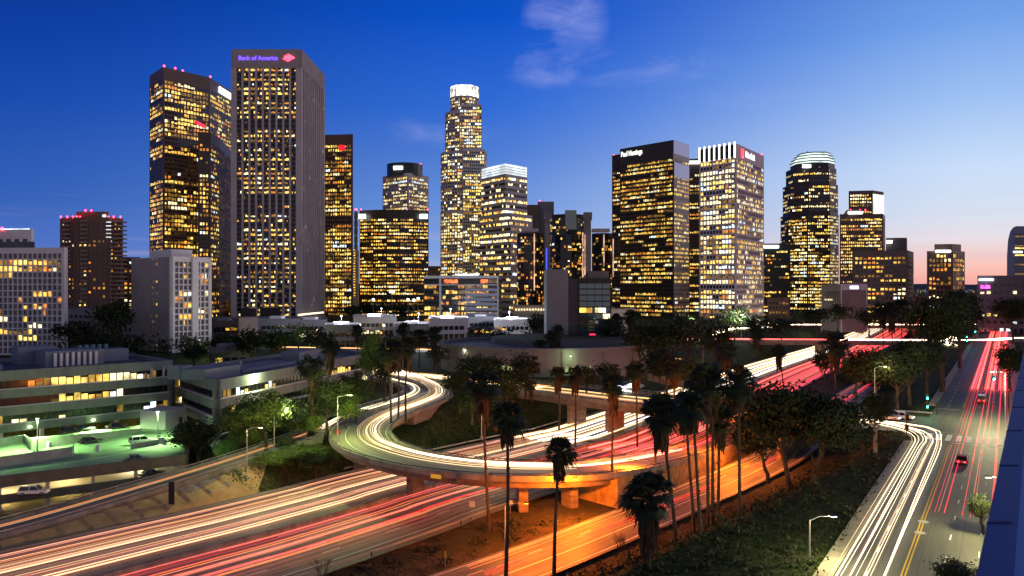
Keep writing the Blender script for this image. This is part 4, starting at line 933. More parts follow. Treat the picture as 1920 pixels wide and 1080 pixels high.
# far hills and city sprawl at the horizon
hl = MB(); xs = np.linspace(-14000, 16000, 60)
hz_ = [40 + 70 * abs(math.sin(x * .0004)) + 40 * abs(math.sin(x * .0013 + 1)) for x in xs]
for i in range(59):
    hl.face([(xs[i], 19000, -20), (xs[i + 1], 19000, -20), (xs[i + 1], 19800, hz_[i + 1]), (xs[i], 19800, hz_[i])]); hl.face([(xs[i], 19800, hz_[i]), (xs[i + 1], 19800, hz_[i + 1]), (xs[i + 1], 21500, -20), (xs[i], 21500, -20)])
hl.build('hills', mat('far_hills', (.05, .05, .07), .9), kind='structure')
ct = [MB(), MB(), MB()]
for i in range(2600):
    y = random.uniform(1150, 9000) ** 1.0; x = y * random.uniform(-.7, .7); s = y / F * random.uniform(.3, .7); z = random.uniform(1, 14)
    ct[random.choice((0, 0, 1, 2))].box(x, x + s, y, y + s, z, z + s)
for mb, m_, nm in zip(ct, (WARM[0], WARM[3], emi('city_blue', (.2, .3, 1), 2)), ('amber', 'pale', 'blue')):
    mb.build('city_lights', m_, kind='stuff', label='field of tiny %s city lights spread to the horizon' % nm, category='city lights')
# rows of far low buildings that close the view between the towers
k = 0
for x0, x1, yt, dd in ((395, 440, 566, 800), (120, 250, 582, 520), (800, 830, 500, 1100), (1440, 1480, 560, 700), (1712, 1740, 556, 900), (1655, 1742, 560, 800), (1800, 1840, 552, 800)):
    f = [at(x0, dd), at(x1, dd), at(x1, dd + 30), at(x0, dd + 30)]
    labs = ('low dark block left of the bank tower base', 'low dark hall between the two white apartment towers', 'small dark tower just left of the round skyscraper', 'small low block below the dark green mid-rise', 'tiny far block in the gap at the pink horizon', 'long low block behind the freeway trees at right', 'low block left of the magenta lit complex')
    tower('low_block', labs[k], f, zat(yt, dd), 'building', fh=4, bw=3, ww=.6, wh=.45, wall=BROWN if k != 1 else GREYC, p=.25 if k != 1 else .02, pal='amber', top=2, corner=.5, run=2); k += 1
# ------------------------------------------------------------------ low buildings
def seg(a, b, depth):
    a = np.array(a[:2]); b = np.array(b[:2]); t = (b - a) / np.linalg.norm(b - a); n = np.array((-t[1], t[0])); return [tuple(a), tuple(b), tuple(b + n * depth), tuple(a + n * depth)]
def office(name_label, foot, z0, z1, cat, fh, wh, bw, top, p, wm, light_first=None, sill=True, sd=.9):
    e = empty('office_building', name_label, cat); f, es = edges(foot)
    mb = MB(); mb.prism(f, z0, z1 - .8, 0, 1); mb.build('building_body', [wm, ROOF], e)
    nf = int((z1 - z0 - top + .5) / fh)
    pp = MB(); sl = MB()
    for (a, t, n, L_) in es:
        pp.obox(a, t, n, 0, L_, -.3, sd, z1 - top, z1)
        for k in range(1, nf + 1):
            zc = z1 - top - k * fh; pp.obox(a, t, n, -sd * .0, L_, -.05, sd, zc - .01 if k < nf else max(z0, zc - 1.2), zc + fh * (1 - wh))
            sl.obox(a, t, n, 0, L_, .02, sd + .12, zc + fh * (1 - wh) + .005, zc + fh * (1 - wh) + .16)
        for s in (0, L_): pp.obox(a, t, n, s - .45 if s else -.02, s + .02 if s else .45, -.04, sd + .02, z0, z1 + .02)
    pp.build('concrete_bands', wm, e)['kind'] = 'stuff'; sl.build('window_sill', WHITEW, e)['kind'] = 'stuff'
    mats, wts = PAL['mixed']; wn = 0
    for (a, t, n, L_) in es:
        vis = n[1] < .1
        nb = max(1, int(L_ / bw)); b = L_ / nb
        for k in range(nf):
            zc = z1 - top - (k + 1) * fh + fh * (1 - wh) + .17; zt = z1 - top - k * fh - .02; rr = runs(nb, p if k != 0 else p * .8, 2.2); wt = 1; mu = MB(); cols = []
            for c in range(nb):
                if random.random() < .5: wt = random.choices(range(6), [3, 5, .5, 4, 4, .5])[0]
                s0, s1 = c * b + .12, (c + 1) * b - .12
                for s_, m_ in ((s0, wt + 1 if rr[c] else 0), (s1, 0)): cols.append((a[0] + t[0] * s_ + n[0] * .06, a[1] + t[1] * s_ + n[1] * .06, m_, random.uniform(.3, .8) if rr[c] and random.random() < .5 else None))
                mu.obox(a, t, n, s0 - .19, s0 - .05, .0, .2, zc, zt)
            wb = ribbon(cols, zc, zt, False).build('window_band', [GL] + mats, e)
            if vis: mo = mu.build('mullions', DARKM, wb); mo['kind'] = 'stuff'
    return e, es
OFFC = mat('office_concrete', (.13, .135, .14), .85, c2=(.21, .21, .21), scale=.35, stretch=(1, 1, .25))
t45 = np.array((26, 26)) / 36.77
a0 = np.array((-85.5, 199.5)) - t45 * 95; b0 = np.array((-85.5, 199.5))
f = seg(a0, b0, 34)
e, es = office('long low concrete office building with three ribbons of lit windows at left', f, -1.4, 12, 'office building', 3.8, .50, 1.55, 2.2, .62, OFFC)
col_ = MB()
for k in range(12):
    c = b0 - t45 * (4 + k * 8) + np.array((-.7, .7)) * 1.2; pb = MB(); pb.obox(c, t45, (t45[1], -t45[0]), -.4, .4, -.4, .4, -9, -1.41); pb.build('column', WHITEW, e)
def rbox(e, c, w_, d_, z, h_, m_, name='rooftop_unit'):
    mb = MB(); mb.obox(c, t45, (t45[1], -t45[0]), -w_ / 2, w_ / 2, -d_ / 2, d_ / 2, z, z + h_); return mb.build(name, m_, e)
nrm = np.array((-.7071, .7071)); LB_ = mat('blue_grey_unit', (.16, .18, .22), .6)
for s, o_, w_, d_, h_ in ((18, 16, 13, 9, 3.6), (24, 24, 8, 6, 4.4), (7, 20, 7, 5, 3.0), (42, 22, 16, 10, 2.2), (60, 15, 10, 8, 3), (36, 10, 4, 3, 1.4)): rbox(e, b0 - t45 * s + nrm * o_, w_, d_, 11.21, h_, LB_)
for k in range(8): c = b0 - t45 * (13.5 + k * 1.3) + nrm * 11; mb = MB(); mb.obox(c, t45, (t45[1], -t45[0]), -.3, .3, -.3, .3, 11.25, 14.4); mb.build('louvre_fin', WHITEW, e)
for k in range(5): c = b0 - t45 * (6 + k * 1.6) + nrm * 27; mb = MB(); mb.cyl(c[0], c[1], 11.2, 15, .5, 10); mb.build('vent_pipe', mat('teal_pipe', (.10, .22, .26), .5), e)
# second office
c2 = np.array(P(407, 711.5, 9)[:2]); r2 = np.array(P(563, 684, 9)[:2]); l2 = np.array(P(335, 691, 9)[:2])
tt = (r2 - c2) / np.linalg.norm(r2 - c2); rr2 = c2 + tt * 78; f = [tuple(l2), tuple(c2), tuple(rr2), tuple(l2 + tt * 78)]
e, es = office('low office building with blue grey roof and a bright floodlight on its parapet', f, -7, 9, 'office building', 4.1, .48, 1.7, 2.6, .42, OFFC)
def at2(s, o_): return c2 + tt * s + np.array((-tt[1], tt[0])) * o_
for s, o_, w_, d_, h_ in ((10, 9, 14, 7, 2.6), (34, 12, 26, 9, .8), (58, 12, 14, 6, 3.0), (5, 14, 4, 4, 3.2)):
    mb = MB(); mb.obox(at2(s, o_), tt, (tt[1], -tt[0]), -w_ / 2, w_ / 2, -d_ / 2, d_ / 2, 8.21, 8.2 + h_); mb.build('rooftop_unit', LB_, e)
for s, o_ in ((3, 22), (5, 22), (8, 21), (14, 24), (24, 17), (31, 15)):
    mb = MB(); p_ = at2(s, o_); mb.cyl(p_[0], p_[1], 8.2, 9.6 + (s % 3) * .5, .3, 8); mb.build('vent_pipe', METAL, e)
def lamp_light(name, p, power, colr, r=.25, parent=None, spot=None):
    ld = bpy.data.lights.new(name, 'SPOT' if spot else 'POINT'); ld.energy = power; ld.color = colr; ld.shadow_soft_size = r
    if spot: ld.spot_size = R(spot); ld.spot_blend = .6
    o = bpy.data.objects.new(name, ld); col.objects.link(o); o.location = p; o.parent = parent; return o
fl = P(488, 706, 8.4); fd = np.array((tt[1], -tt[0])); fp = c2 + tt * (np.linalg.norm(np.array(fl[:2]) - c2)) + fd * 1.6
mb = MB(); mb.tube([(fp[0] - fd[0], fp[1] - fd[1], 8.7), (fp[0], fp[1], 8.7)], .08, 6); mb.box(fp[0] - .5, fp[0] + .5, fp[1] - .35, fp[1] + .35, 8.35, 8.95, 1)
mb.build('floodlight', [DARKM, emi('flood_green_white', (.85, 1, .55), 30)], e)
lamp_light('flood_lamp', (fp[0] + fd[0] * 1.2, fp[1] + fd[1] * 1.2, 8.2), 3800, (.8, 1, .5), .5, e)
# parking garage
ga, gb = np.array((-88, 137.0)), np.array((-63.5, 155.0)); tg = (gb - ga) / np.linalg.norm(gb - ga); ng = np.array((tg[1], -tg[0])); ga0 = ga - tg * 45; LG = np.linalg.norm(gb - ga0)
e = empty('parking_garage', 'open concrete parking garage with a green lit roof deck and warm lit levels', 'parking garage')
GC = mat('garage_concrete', (.26, .26, .22), .8, c2=(.38, .39, .33), scale=.35); DECK = mat('deck_concrete', (.22, .29, .19), .75, c2=(.31, .38, .26), scale=.25)
back = [tuple(gb), (-75.5, 186.5), (-84.5, 197.5), tuple(np.array((-84.5, 197.5)) - t45 * 95), tuple(ga0)]
for z, m_, nm in ((-3, DECK, 'roof_deck'), (-6.1, CONC, 'middle_deck'), (-9.0, CONC, 'lower_deck')):
    mb = MB(); mb.prism(edges(back)[0], z - .45, z); mb.build(nm, m_, e)
GD = mat('garage_dark_band', (.085, .075, .06), .9, c2=(.12, .11, .09), scale=.5)
for z0, z1 in ((-4.2, -2.2), (-7.0, -5.5), (-9.8, -8.4)):
    mb = MB(); mb.obox(ga0, tg, ng, 0, LG, .02, .35, z0, z1); mb.build('spandrel', GD, e)
rt = np.array((-75.5, 186.5)) - gb; Lr = np.linalg.norm(rt); rt /= Lr; nr_ = np.array((rt[1], -rt[0]))
for z0, z1 in ((-4.2, -2.2), (-9.8, -5.3)):
    mb = MB(); mb.obox(gb, rt, nr_, 0, Lr, .02, .3, z0, z1); mb.build('spandrel', GD, e)
for k in range(11):
    for z0, z1 in ((-6.1, -3.45), (-9, -6.55)):
        for dd_ in (-.6, -9.5):
            mb = MB(); c = ga0 + tg * (2 + k * 7.2); mb.obox(c, tg, ng, -.3, .3, dd_, dd_ + .55, z0, z1 ); mb.build('column', CONC, e)
def lowwall(x0, y0, x1, y1, h0, h1, z=-3, th=.25):
    a = P(x0, y0, z); b = P(x1, y1, z); t = np.array((b[0] - a[0], b[1] - a[1])); L_ = np.linalg.norm(t); t /= L_; n = np.array((t[1], -t[0])); mb = MB()
    q = lambda s, o_, zz: (a[0] + t[0] * s + n[0] * o_, a[1] + t[1] * s + n[1] * o_, zz)
    mb.hexa([q(0, th, z), q(L_, th, z), q(L_, 0, z), q(0, 0, z), q(0, th, z + h0), q(L_, th, z + h1), q(L_, 0, z + h1), q(0, 0, z + h0)]); mb.build('ramp_wall', GC, e)
lowwall(-60, 884, 132, 856, 1.9, 1.9); lowwall(59, 845, 264, 809, 2.4, .8); lowwall(-40, 843, 46, 826, 1.7, 1.3); lowwall(46, 826, 62, 845, 1.3, 2.3); lowwall(245, 842, 296, 833, 1.1, 1.1); lowwall(132, 856, 137, 850, 1.9, 1.9)
dm = MB()
for i in range(13):
    a = P(140 + i * 13, 866 - i * 2.2, -2.96); b = P(144 + i * 13, 855 - i * 2.2, -2.96)
    dm.face([(a[0], a[1], -2.97), (a[0] + .12, a[1], -2.97), (a[0] + .12 + 2.5, a[1] + 4, -2.97), (a[0] + 2.5, a[1] + 4, -2.97)])
dm.build('parking_lines', PAINTW, e)['kind'] = 'stuff'
x0, y0, _ = P(310, 806, -3); mb = MB(); mb.obox((x0, y0), tt, (tt[1], -tt[0]), 0, 7.5, -7, 0, -3, 1.3); sb = mb.build('stair_house', WHITEW, e)
mb = MB(); mb.obox((x0, y0), tt, (tt[1], -tt[0]), 4.6, 5.9, .02, .06, -2.98, -.8); mb.build('door', BRICK, sb)
for (x, y) in ((184, 846), (302, 831), (308, 833), (90, 840)):
    p_ = P(x, y, -3); mb = MB(); mb.box(p_[0] - .35, p_[0] + .35, p_[1] - .3, p_[1] + .3, -3, -1.7); mb.build('ticket_post', WHITEW, e)
for k, (s, dpt) in enumerate(((36, 5), (46, 5), (56, 6), (68, 8), (50, 14))):
    c = ga0 + tg * s - ng * dpt
    for z in (-3.9, -6.95): lamp_light('ceiling_lamp', (c[0], c[1], z), 1300, (1, .72, .30) if z < -5 or k < 3 else (1, .8, .45), .3, e)
for s in (6, 20, 34, 48):       # under the office
    c = b0 - t45 * s + np.array((.3, -.3)); lamp_light('soffit_lamp', (c[0] + nrm[0] * 3, c[1] + nrm[1] * 3, -1.9), 1100, (1, .62, .25), .3, e)
for s in (5, 18, 31, 44, 57):      # wall floods under the office bands, aimed at the roof deck
    c = b0 - t45 * s + np.array((.707, -.707)) * 1.5; mb = MB(); mb.box(c[0] - .25, c[0] + .25, c[1] - .25, c[1] + .25, -.75, -.5); mb.build('deck_floodlight', emi('lens_grn', (.68, 1, .42), 25), e)
    o = lamp_light('deck_flood', (c[0] + .4, c[1] - .4, -.95), 24000, (.50, 1, .32), .3, e, 150); o.rotation_euler = Vector((.7071 * .75, -.7071 * .75, -.8)).to_track_quat('-Z', 'Y').to_euler()
# building with white frame, oval hall, slab tower with glass wing
f = [at(795, 620), at(935, 612), at(940, 650), at(800, 660)]
e, es = tower('glass_block', 'low black glass block wrapped by a thin white frame with orange lit top floor', f, zat(519, 615), 'office building', z0=-1, fh=4.2, bw=2.4, ww=.85, wh=.62, wall=BLACKM, glass=GLK, p=.32, pal='amber', top=1.2, md=.2, sd=.2, corner=.4, run=2, bright=())
a, t, n, L_ = [x for x in es if x[2][1] < -.9][0]
zt = zat(519, 615)
for nm, q in (('frame_beam', (0, L_, .3, 1.3, zt - 1.2, zt + .9)), ('frame_beam', (0, L_, .3, 1.0, zat(535, 615), zat(534, 615) + .4)), ('frame_post', (L_ * .21, L_ * .21 + 1.6, .31, 1.31, -1, zt - 1.21)), ('frame_post', (L_ - .9, L_, .31, 1.31, -1, zt - 1.21))):
    mb = MB(); mb.obox(a, t, n, *q); mb.build(nm, WHITEW, e)
for k in range(6):
    mb = MB(); z = zat(541 + k * 9, 615); mb.obox(a, t, n, L_ * .56, L_ - 1.0, .3, .8, z - 2.0, z); mb.build('white_panel_row', mat('cool_panel', (.42, .43, .5), .7), e)
for u0, u1 in ((.27, .46), (.76, .86)): mb = MB(); mb.obox(a, t, n, L_ * u0, L_ * u1, .42, .5, zat(531, 615), zat(524, 615)); mb.build('orange_window', emi('orange_room', (1, .16, .03), 1.6, .8, .3), e)
mb = MB(); x, y = at(855, 618); mb.box(x, x + 17, y + 2, y + 10, zt + .9, zt + 2.4); mb.build('roof_unit', SOFTW, e)
# oval hall
e = empty('oval_hall', 'low pale oval hall with a ringed dark green roof in front of the grey slab', 'hall')
th_ = np.linspace(0, 2 * math.pi, 48, endpoint=False)
def oval(cx, cy, rx, ry): return [(cx + rx * math.cos(a_), cy + ry * math.sin(a_)) for a_ in th_]
CREAM = mat('cream_render', (.13, .12, .118), .8, c2=(.18, .165, .16), scale=.1)
mb = MB(); mb.prism(oval(12, 306, 39, 36), -1, 8.6, 0, 1); mb.build('hall_body', [CREAM, ROOF], e)
ring = np.array([(x, y, 8.6) for x, y in oval(12, 306, 39, 36)] + [(51, 306, 8.6)]); wall(ring, .0, -.5, -.3, 1.0).build('parapet', CREAM, e)
mb = MB(); mb.prism(oval(22, 318, 30, 24), 8.6, 10.6, 0, 1); mb.build('roof_ring', [CREAM, mat('green_roof', (.02, .035, .015), .95, c2=(.04, .06, .025), scale=.8)], e)
mb = MB()
for k in (30, 31, 32, 33, 37, 38): 
    a_ = oval(12, 306, 39.1, 36.1); p, q = a_[k], a_[k + 1]; mb.face([(p[0], p[1], .3), (q[0], q[1], .3), (q[0], q[1], 3.4), (p[0], p[1], 3.4)])
mb.build('ground_floor_glazing', emi('lobby_green', (.75, .9, .35), .4, .9, .5), e)
for k in range(28, 46, 3): p = oval(12, 306, 39.25, 36.25)[k]; mb = MB(); mb.box(p[0] - .2, p[0] + .2, p[1] - .2, p[1] + .1, -1, 8.7); mb.build('pilaster', CREAM, e)
# slab and glass wing
e = empty('slab_building', 'grey windowless slab with a dark shaft and a reflecting glass wing', 'office building')
d = 330; GS = mat('smooth_grey_slab', (.20, .21, .215), .8, c2=(.25, .255, .26), scale=.03)
mb = MB(); mb.box(at(1025, d)[0], at(1065.5, d)[0], d, d + 26, -1, zat(505, d)); mb.build('grey_slab', GS, e)
mb = MB(); mb.box(at(1065.6, d)[0], at(1085, d)[0], d + .8, d + 24, -1, zat(523, d)); mb.build('dark_shaft', mat('shaft_dark', (.05, .05, .055), .5), e)
f = [at(1085.2, d), at(1145, d), (at(1145, d)[0] + 1, d + 24), (at(1085.2, d)[0], d + 24)]
SG = mat('sea_glass', (.10, .15, .17), .06, .75)
kk = dict(fh=2.5, bw=3.0, ww=.93, wh=.80, wall=DARKM, glass=SG, p=.22, pal='cool', top=1, md=.08, sd=.06, corner=.2, run=2)
facade(e, f, zat(652, d), zat(526, d), bright=(), bodyname='glass_wing', **kk)
mb = MB(); mb.box(at(1104, d)[0], at(1143, d)[0], d + 3, d + 14, zat(526, d), zat(508, d)); mb.build('roof_block', CREAM, e)
mb = MB()
for k in range(26): u = k / 25; x = at(1084, d)[0] + u * 14.5; mb.box(x, x + .5, d - 3 - 3 * math.sin(u * 3.1), d - 1, zat(662 - u * 7, d), zat(655 - u * 7, d))
mb.build('canopy_lights', emi('canopy_bulb', (1, .85, .6), 1.8, .8, 1.5), e)
mb = MB(); mb.box(at(1082, d)[0], at(1146, d)[0], d - 5, d + 3, zat(672, d), zat(664, d)); mb.box(at(1112, d)[0], at(1120, d)[0], d - 6, d + 2, -1, zat(672, d)); mb.box(at(1135, d)[0], at(1147, d)[0], d - 6, d + 2, -1, zat(672, d)); mb.build('entrance_canopy', CREAM, e)
mb = MB(); mb.box(at(1086, d)[0], at(1112, d)[0], d + 3.2, d + 3.4, 0, zat(673, d)); mb.build('lobby_glazing', MATS['lobby_green'], e)
mb = MB(); mb.box(at(1105, d)[0], at(1116, d)[0], d - .4, d - .25, zat(629, d), zat(626, d)); mb.build('red_sign_or_reflection', emi('sign_red_b', (1, .02, .08), 3), e)
# pale low-rises behind the trees
lows = [((448, 482), 598, 430, 16, 'pinkish blank stair block below the bank tower podium', mat('pink_stone', (.28, .20, .18), .85), 0, 50),
        ((484, 560), 600, 455, 30, 'long grey parking block with a dark opening below the bank tower', GREYC, .08, 30),
        ((556, 612), 602, 470, 30, 'grey two storey block with lit upper windows right of the parking block', GREYC, .5, 30),
        ((612, 672), 612, 405, 26, 'blue grey low wing with lit ground floor windows', GREYC, .3, 30),
        ((664, 742), 596, 470, 40, 'wide low block with a pale roof edge and warm lamps on its arcade', CREAM, .3, 40),
        ((742, 806), 610, 430, 30, 'pale low block with a chamfered corner behind the loop palms', CREAM, .12, 30),
        ((806, 876), 600, 420, 40, 'white low building with one lit double window left of the oval hall', WHITEW, .1, 40),
        ((876, 930), 596, 500, 30, 'dark roofed low shop building behind the oval hall', GREYC, .3, 30),
        ((928, 996), 602, 460, 30, 'white low garage building with bright upper deck', WHITEW, .35, 30),
        ((1146, 1190), 582, 520, 30, 'cream blank wall block at the foot of the black slab tower', mat('podium_cream', (.45, .38, .28), .8), 0, 30),
        ((395, 450), 604, 500, 30, 'low brown block left of the bank tower podium', BROWN, .2, 30),
        ((395, 470), 655, 300, 12, 'small lit pavilion among the trees behind the second office', CREAM, .4, 20)]
for (x0, x1), yt, dd, dep, lab, m_, p_, _ in lows:
    f = [at(x0, dd), at(x1, dd + 4), at(x1, dd + dep), at(x0, dd + dep)]; z = zat(yt, dd)
    e, es = tower('low_building', lab, f, z, 'building', z0=-1, fh=4.2, bw=2.6, ww=.85 if p_ else .02, wh=.5 if p_ else .02, wall=m_, p=p_, pal='mixed', top=2.2 if p_ else z + .5, md=.3, sd=.5, corner=1.5, run=3)
    if p_:
        c = np.mean(np.array(f), axis=0); mb = MB(); mb.box(c[0] - 4, c[0] + 3, c[1] - 4, c[1] + 4, z, z + 1.8); mb.build('rooftop_unit', LB_ if x0 % 2 else WHITEW, e)
for x, y, dd, pw, cc in ((677, 610, 466, 1400, (1, .6, .3)), (722, 611, 466, 1200, (1, .65, .35)), (597, 620, 400, 1500, (.9, 1, .4)), (660, 660, 330, 900, (1, .7, .5))):
    x_, y_ = at(x, dd); z = zat(y, dd); e2 = empty('wall_lamp', {677: 'warm glowing lamp on the arcade of the pale low block, left one', 722: 'warm glowing lamp on the arcade of the pale low block, right one', 597: 'yellow green glowing lamp in front of the blue grey wing', 660: 'small warm lamp lighting a pale wall behind the second office'}[x], 'lamp', (x_, y_ - 4, 0))
    mb = MB(); mb.cyl(0, 0, 0, z, .12, 6); mb.build('pole', METAL, e2); mb = MB(); mb.cyl(0, 0, z, z + .9, .55, 8); mb.build('lamp_head', emi('lamp_warm', (1, .7, .3), 12), e2); lamp_light('lamp_light', (0, -1.5, z), pw, cc, .4, e2)
for x, y, dd, pw, lb in ((715, 588, 485, 60000, 'roof lamp post above the wide low block, left one'), (785, 598, 445, 50000, 'roof lamp post above the pale chamfered block'), (845, 590, 432, 50000, 'roof lamp post above the white low building left of the oval hall'), (955, 594, 472, 60000, 'roof lamp post on the bright upper deck of the white garage'), (640, 604, 415, 40000, 'roof lamp post above the blue grey low wing')):
    x_, y_ = at(x, dd); z = zat(y, dd) + 3; e2 = empty('added_roof_lamp', lb, 'lamp', (x_, dd, 0)); mb = MB(); mb.cyl(0, 0, z - 8, z, .1, 6); mb.build('pole', METAL, e2); mb = MB(); mb.box(-.5, .5, -.3, .3, z, z + .3); mb.build('lamp_head', WHITE_E, e2); lamp_light('lamp_light', (0, 0, z - .6), pw, (.8, .88, 1), .4, e2)  # lamps added over the low blocks to brighten their roofs
# ball field lights: bright floodlights on poles at the foot of the dark block
for i, (x, y) in enumerate(((735, 549), (765, 564), (776, 565), (784, 562), (700, 564))):
    dd = 690; x_, _ = at(x, dd); z = zat(y, dd); e2 = empty('floodlight_pole', 'bright floodlight pole below the bow-fronted block, %s from the left' % ('second', 'third', 'fourth', 'fifth', 'first')[i], 'floodlight', (x_, dd, 0))
    mb = MB(); mb.cyl(0, 0, 0, z, .25, 6); mb.build('pole', METAL, e2); mb = MB(); mb.box(-2.2 if i == 0 else -.9, 2.2 if i == 0 else .9, -.4, .4, z, z + 2); mb.build('lamp_head', WHITE_E, e2)
# building under the camera's own parapet
e = empty('apartment_block', 'blue painted parapet and roof edge of a near building at the lower right edge', 'building')
pl = lambda y, o_: (.656 * y - .21 + o_, y)
BL = mat('blue_coping', (.012, .045, .26), .6, 0, spec=.15); BL2 = mat('blue_roof_panel', (.04, .16, .60), .5, 0, c2=(.03, .11, .48), scale=.5)
pts = np.array([(*pl(y, 0), 29.0) for y in (-2, 4, 10, 16)], float)
wall(pts, 0, -.105, -1.2, 0).build('coping', BL, e); wall(pts, -.106, -6, -.35, -.02).build('roof_panel', BL2, e); jm = MB()
for k in range(16):
    y_ = -1 + k * 1.1; jm.hexa([(*pl(y_, -.002), 28.0), (*pl(y_, .108), 28.0), (*pl(y_ + .02, .108), 28.0), (*pl(y_ + .02, -.002), 28.0), (*pl(y_, -.002), 29.004), (*pl(y_, .108), 29.004), (*pl(y_ + .02, .108), 29.004), (*pl(y_ + .02, -.002), 29.004)])
jm.build('coping_joints', mat('joint_blue', (.006, .02, .1), .7), e)['kind'] = 'stuff'
wall(pts, -.03, -9, 0, -1.21, absz=-.1).build('building_body', CREAM, e)
# ------------------------------------------------------------------ vegetation
def leafmat(name, c, c2, tr=.25):
    m = mat(name, c, .7, c2=c2, scale=.5, detail=3, spec=.25); return m
LEAF = leafmat('leaf_green', (.035, .07, .012), (.09, .15, .025)); LEAFD = leafmat('leaf_dark', (.008, .016, .006), (.028, .040, .013)); PALMF = leafmat('palm_frond', (.012, .020, .010), (.035, .048, .02))
SKIRT = mat('dead_frond', (.05, .032, .018), .9, c2=(.10, .065, .035), scale=1.5); BARK = mat('bark', (.035, .026, .02), .95, c2=(.075, .055, .04), scale=2, stretch=(1, 1, .3)); BARKW = mat('pale_bark', (.30, .25, .20), .9, c2=(.18, .14, .11), scale=1.5)
def quads(c, size, rngl, flat=.0):
    n = len(c); a = rngl.normal(size=(n, 3)); a /= np.linalg.norm(a, axis=1)[:, None]; b = rngl.normal(size=(n, 3)); b -= (a * b).sum(1)[:, None] * a; b /= np.linalg.norm(b, axis=1)[:, None]
    s = (size * rngl.uniform(.5, 1.3, n))[:, None]; a = a * s; b = b * s * .6
    v = np.stack([c - a, c - b * .9, c + a, c + b], 1).reshape(-1, 3); f = np.arange(4 * n).reshape(n, 4); return v, f
def npmesh(name, v, f, m, matidx=None):
    me = bpy.data.meshes.new(name); me.vertices.add(len(v)); me.vertices.foreach_set('co', np.asarray(v, np.float32).ravel())
    n = len(f); me.loops.add(4 * n); me.loops.foreach_set('vertex_index', np.asarray(f, np.int32).ravel()); me.polygons.add(n); me.polygons.foreach_set('loop_start', np.arange(0, 4 * n, 4, dtype=np.int32)); me.polygons.foreach_set('loop_total', np.full(n, 4, np.int32))
    for q in (m if isinstance(m, (list, tuple)) else [m]): me.materials.append(q)
    me.update(calc_edges=True); me.validate(); return me
def crown_mesh(i, ncl, per, leaf, m, tall=1.0):
    r = np.random.default_rng(100 + i); u = r.normal(size=(ncl, 3)); u /= np.linalg.norm(u, axis=1)[:, None]; rad_ = r.uniform(.35, .92, ncl)[:, None]; c = u * rad_ * np.array((1, 1, .8 * tall)); c[:, 2] += .05
    lump = 1 + .25 * np.sin(3 * np.arctan2(c[:, 1], c[:, 0]) + i) ; c *= lump[:, None]
    cs = r.uniform(.10, .24, ncl)
    pts = np.repeat(c, per, 0) + r.normal(size=(ncl * per, 3)) * np.repeat(cs, per)[:, None] * np.array((1, 1, .7))
    v, f = quads(pts, leaf, r); return npmesh('crown', v, f, m)
CR_N = [crown_mesh(i, 80, 85, .058, LEAFD) for i in range(4)]; CR_G = [crown_mesh(10 + i, 80, 85, .055, LEAF) for i in range(3)]
CR_F = [crown_mesh(20 + i, 36, 40, .095, LEAFD) for i in range(3)]; CR_FG = [crown_mesh(30 + i, 26, 26, .085, LEAF) for i in range(2)]; CR_S = [crown_mesh(40, 30, 30, .06, LEAFD)]
def trunk_mesh(h, r, bark, seed, branch=True, lean=(0, 0)):
    rn = random.Random(seed); mb = MB(); n = 5; pts = [(lean[0] * (i / n) ** 1.5 + rn.uniform(-.04, .04) * h, lean[1] * (i / n) ** 1.5 + rn.uniform(-.03, .03) * h, h * i / n) for i in range(n + 1)]; pts[0] = (0, 0, -.6)
    mb.tube(pts, [r * (1.25 - .65 * i / n) for i in range(n + 1)], 7)
    if branch:
        for k in range(5):
            b = Vector(pts[3 + k % 3]); a_ = rn.uniform(0, 6.28); l_ = h * rn.uniform(.35, .6); e_ = b + Vector((math.cos(a_) * l_ * .7, math.sin(a_) * l_ * .7, l_ * .75)); mb.tube([b, b.lerp(e_, .5) + Vector((0, 0, -.05 * h)), e_], [r * .5, r * .35, r * .12], 5)
    return mb
tn = 0
def tree(xc, yt, xb, yb, wpx, z=None, kind='n', label='', group=None, th=.38, bark=None, z0=0.0):
    global tn; tn += 1
    zz = z0 if z is None else z
    b = P(xb, yb, zz); d = b[1]; zg = float(height(np.array([b[0]]), np.array([b[1]]))[0]) if z is None else zz
    top = zat(yt, d); H_ = max(top - zz, 3); w_ = wpx / F * d; cx = (xc - xb) / F * d
    e = empty('tree' if kind != 's' else 'shrub', label, 'tree' if kind != 's' else 'shrub', (b[0], b[1], zz), group)
    trunk_mesh(H_ * th * 1.15, .12 + .018 * H_, bark or BARK, tn, True, (cx * .6, 0)).build('trunk', bark or BARK, e)
    me = random.choice({'n': CR_N, 'g': CR_G, 'f': CR_F, 'y': CR_FG, 's': CR_S}[kind]); o = link(me, 'crown', e)
    hh = H_ * (1 - th) / 2; o.location = (cx, 0, H_ - hh * .95); o.scale = (w_ / 2, w_ / 2 * .9, hh * 1.25); o.rotation_euler.z = 0
    return e
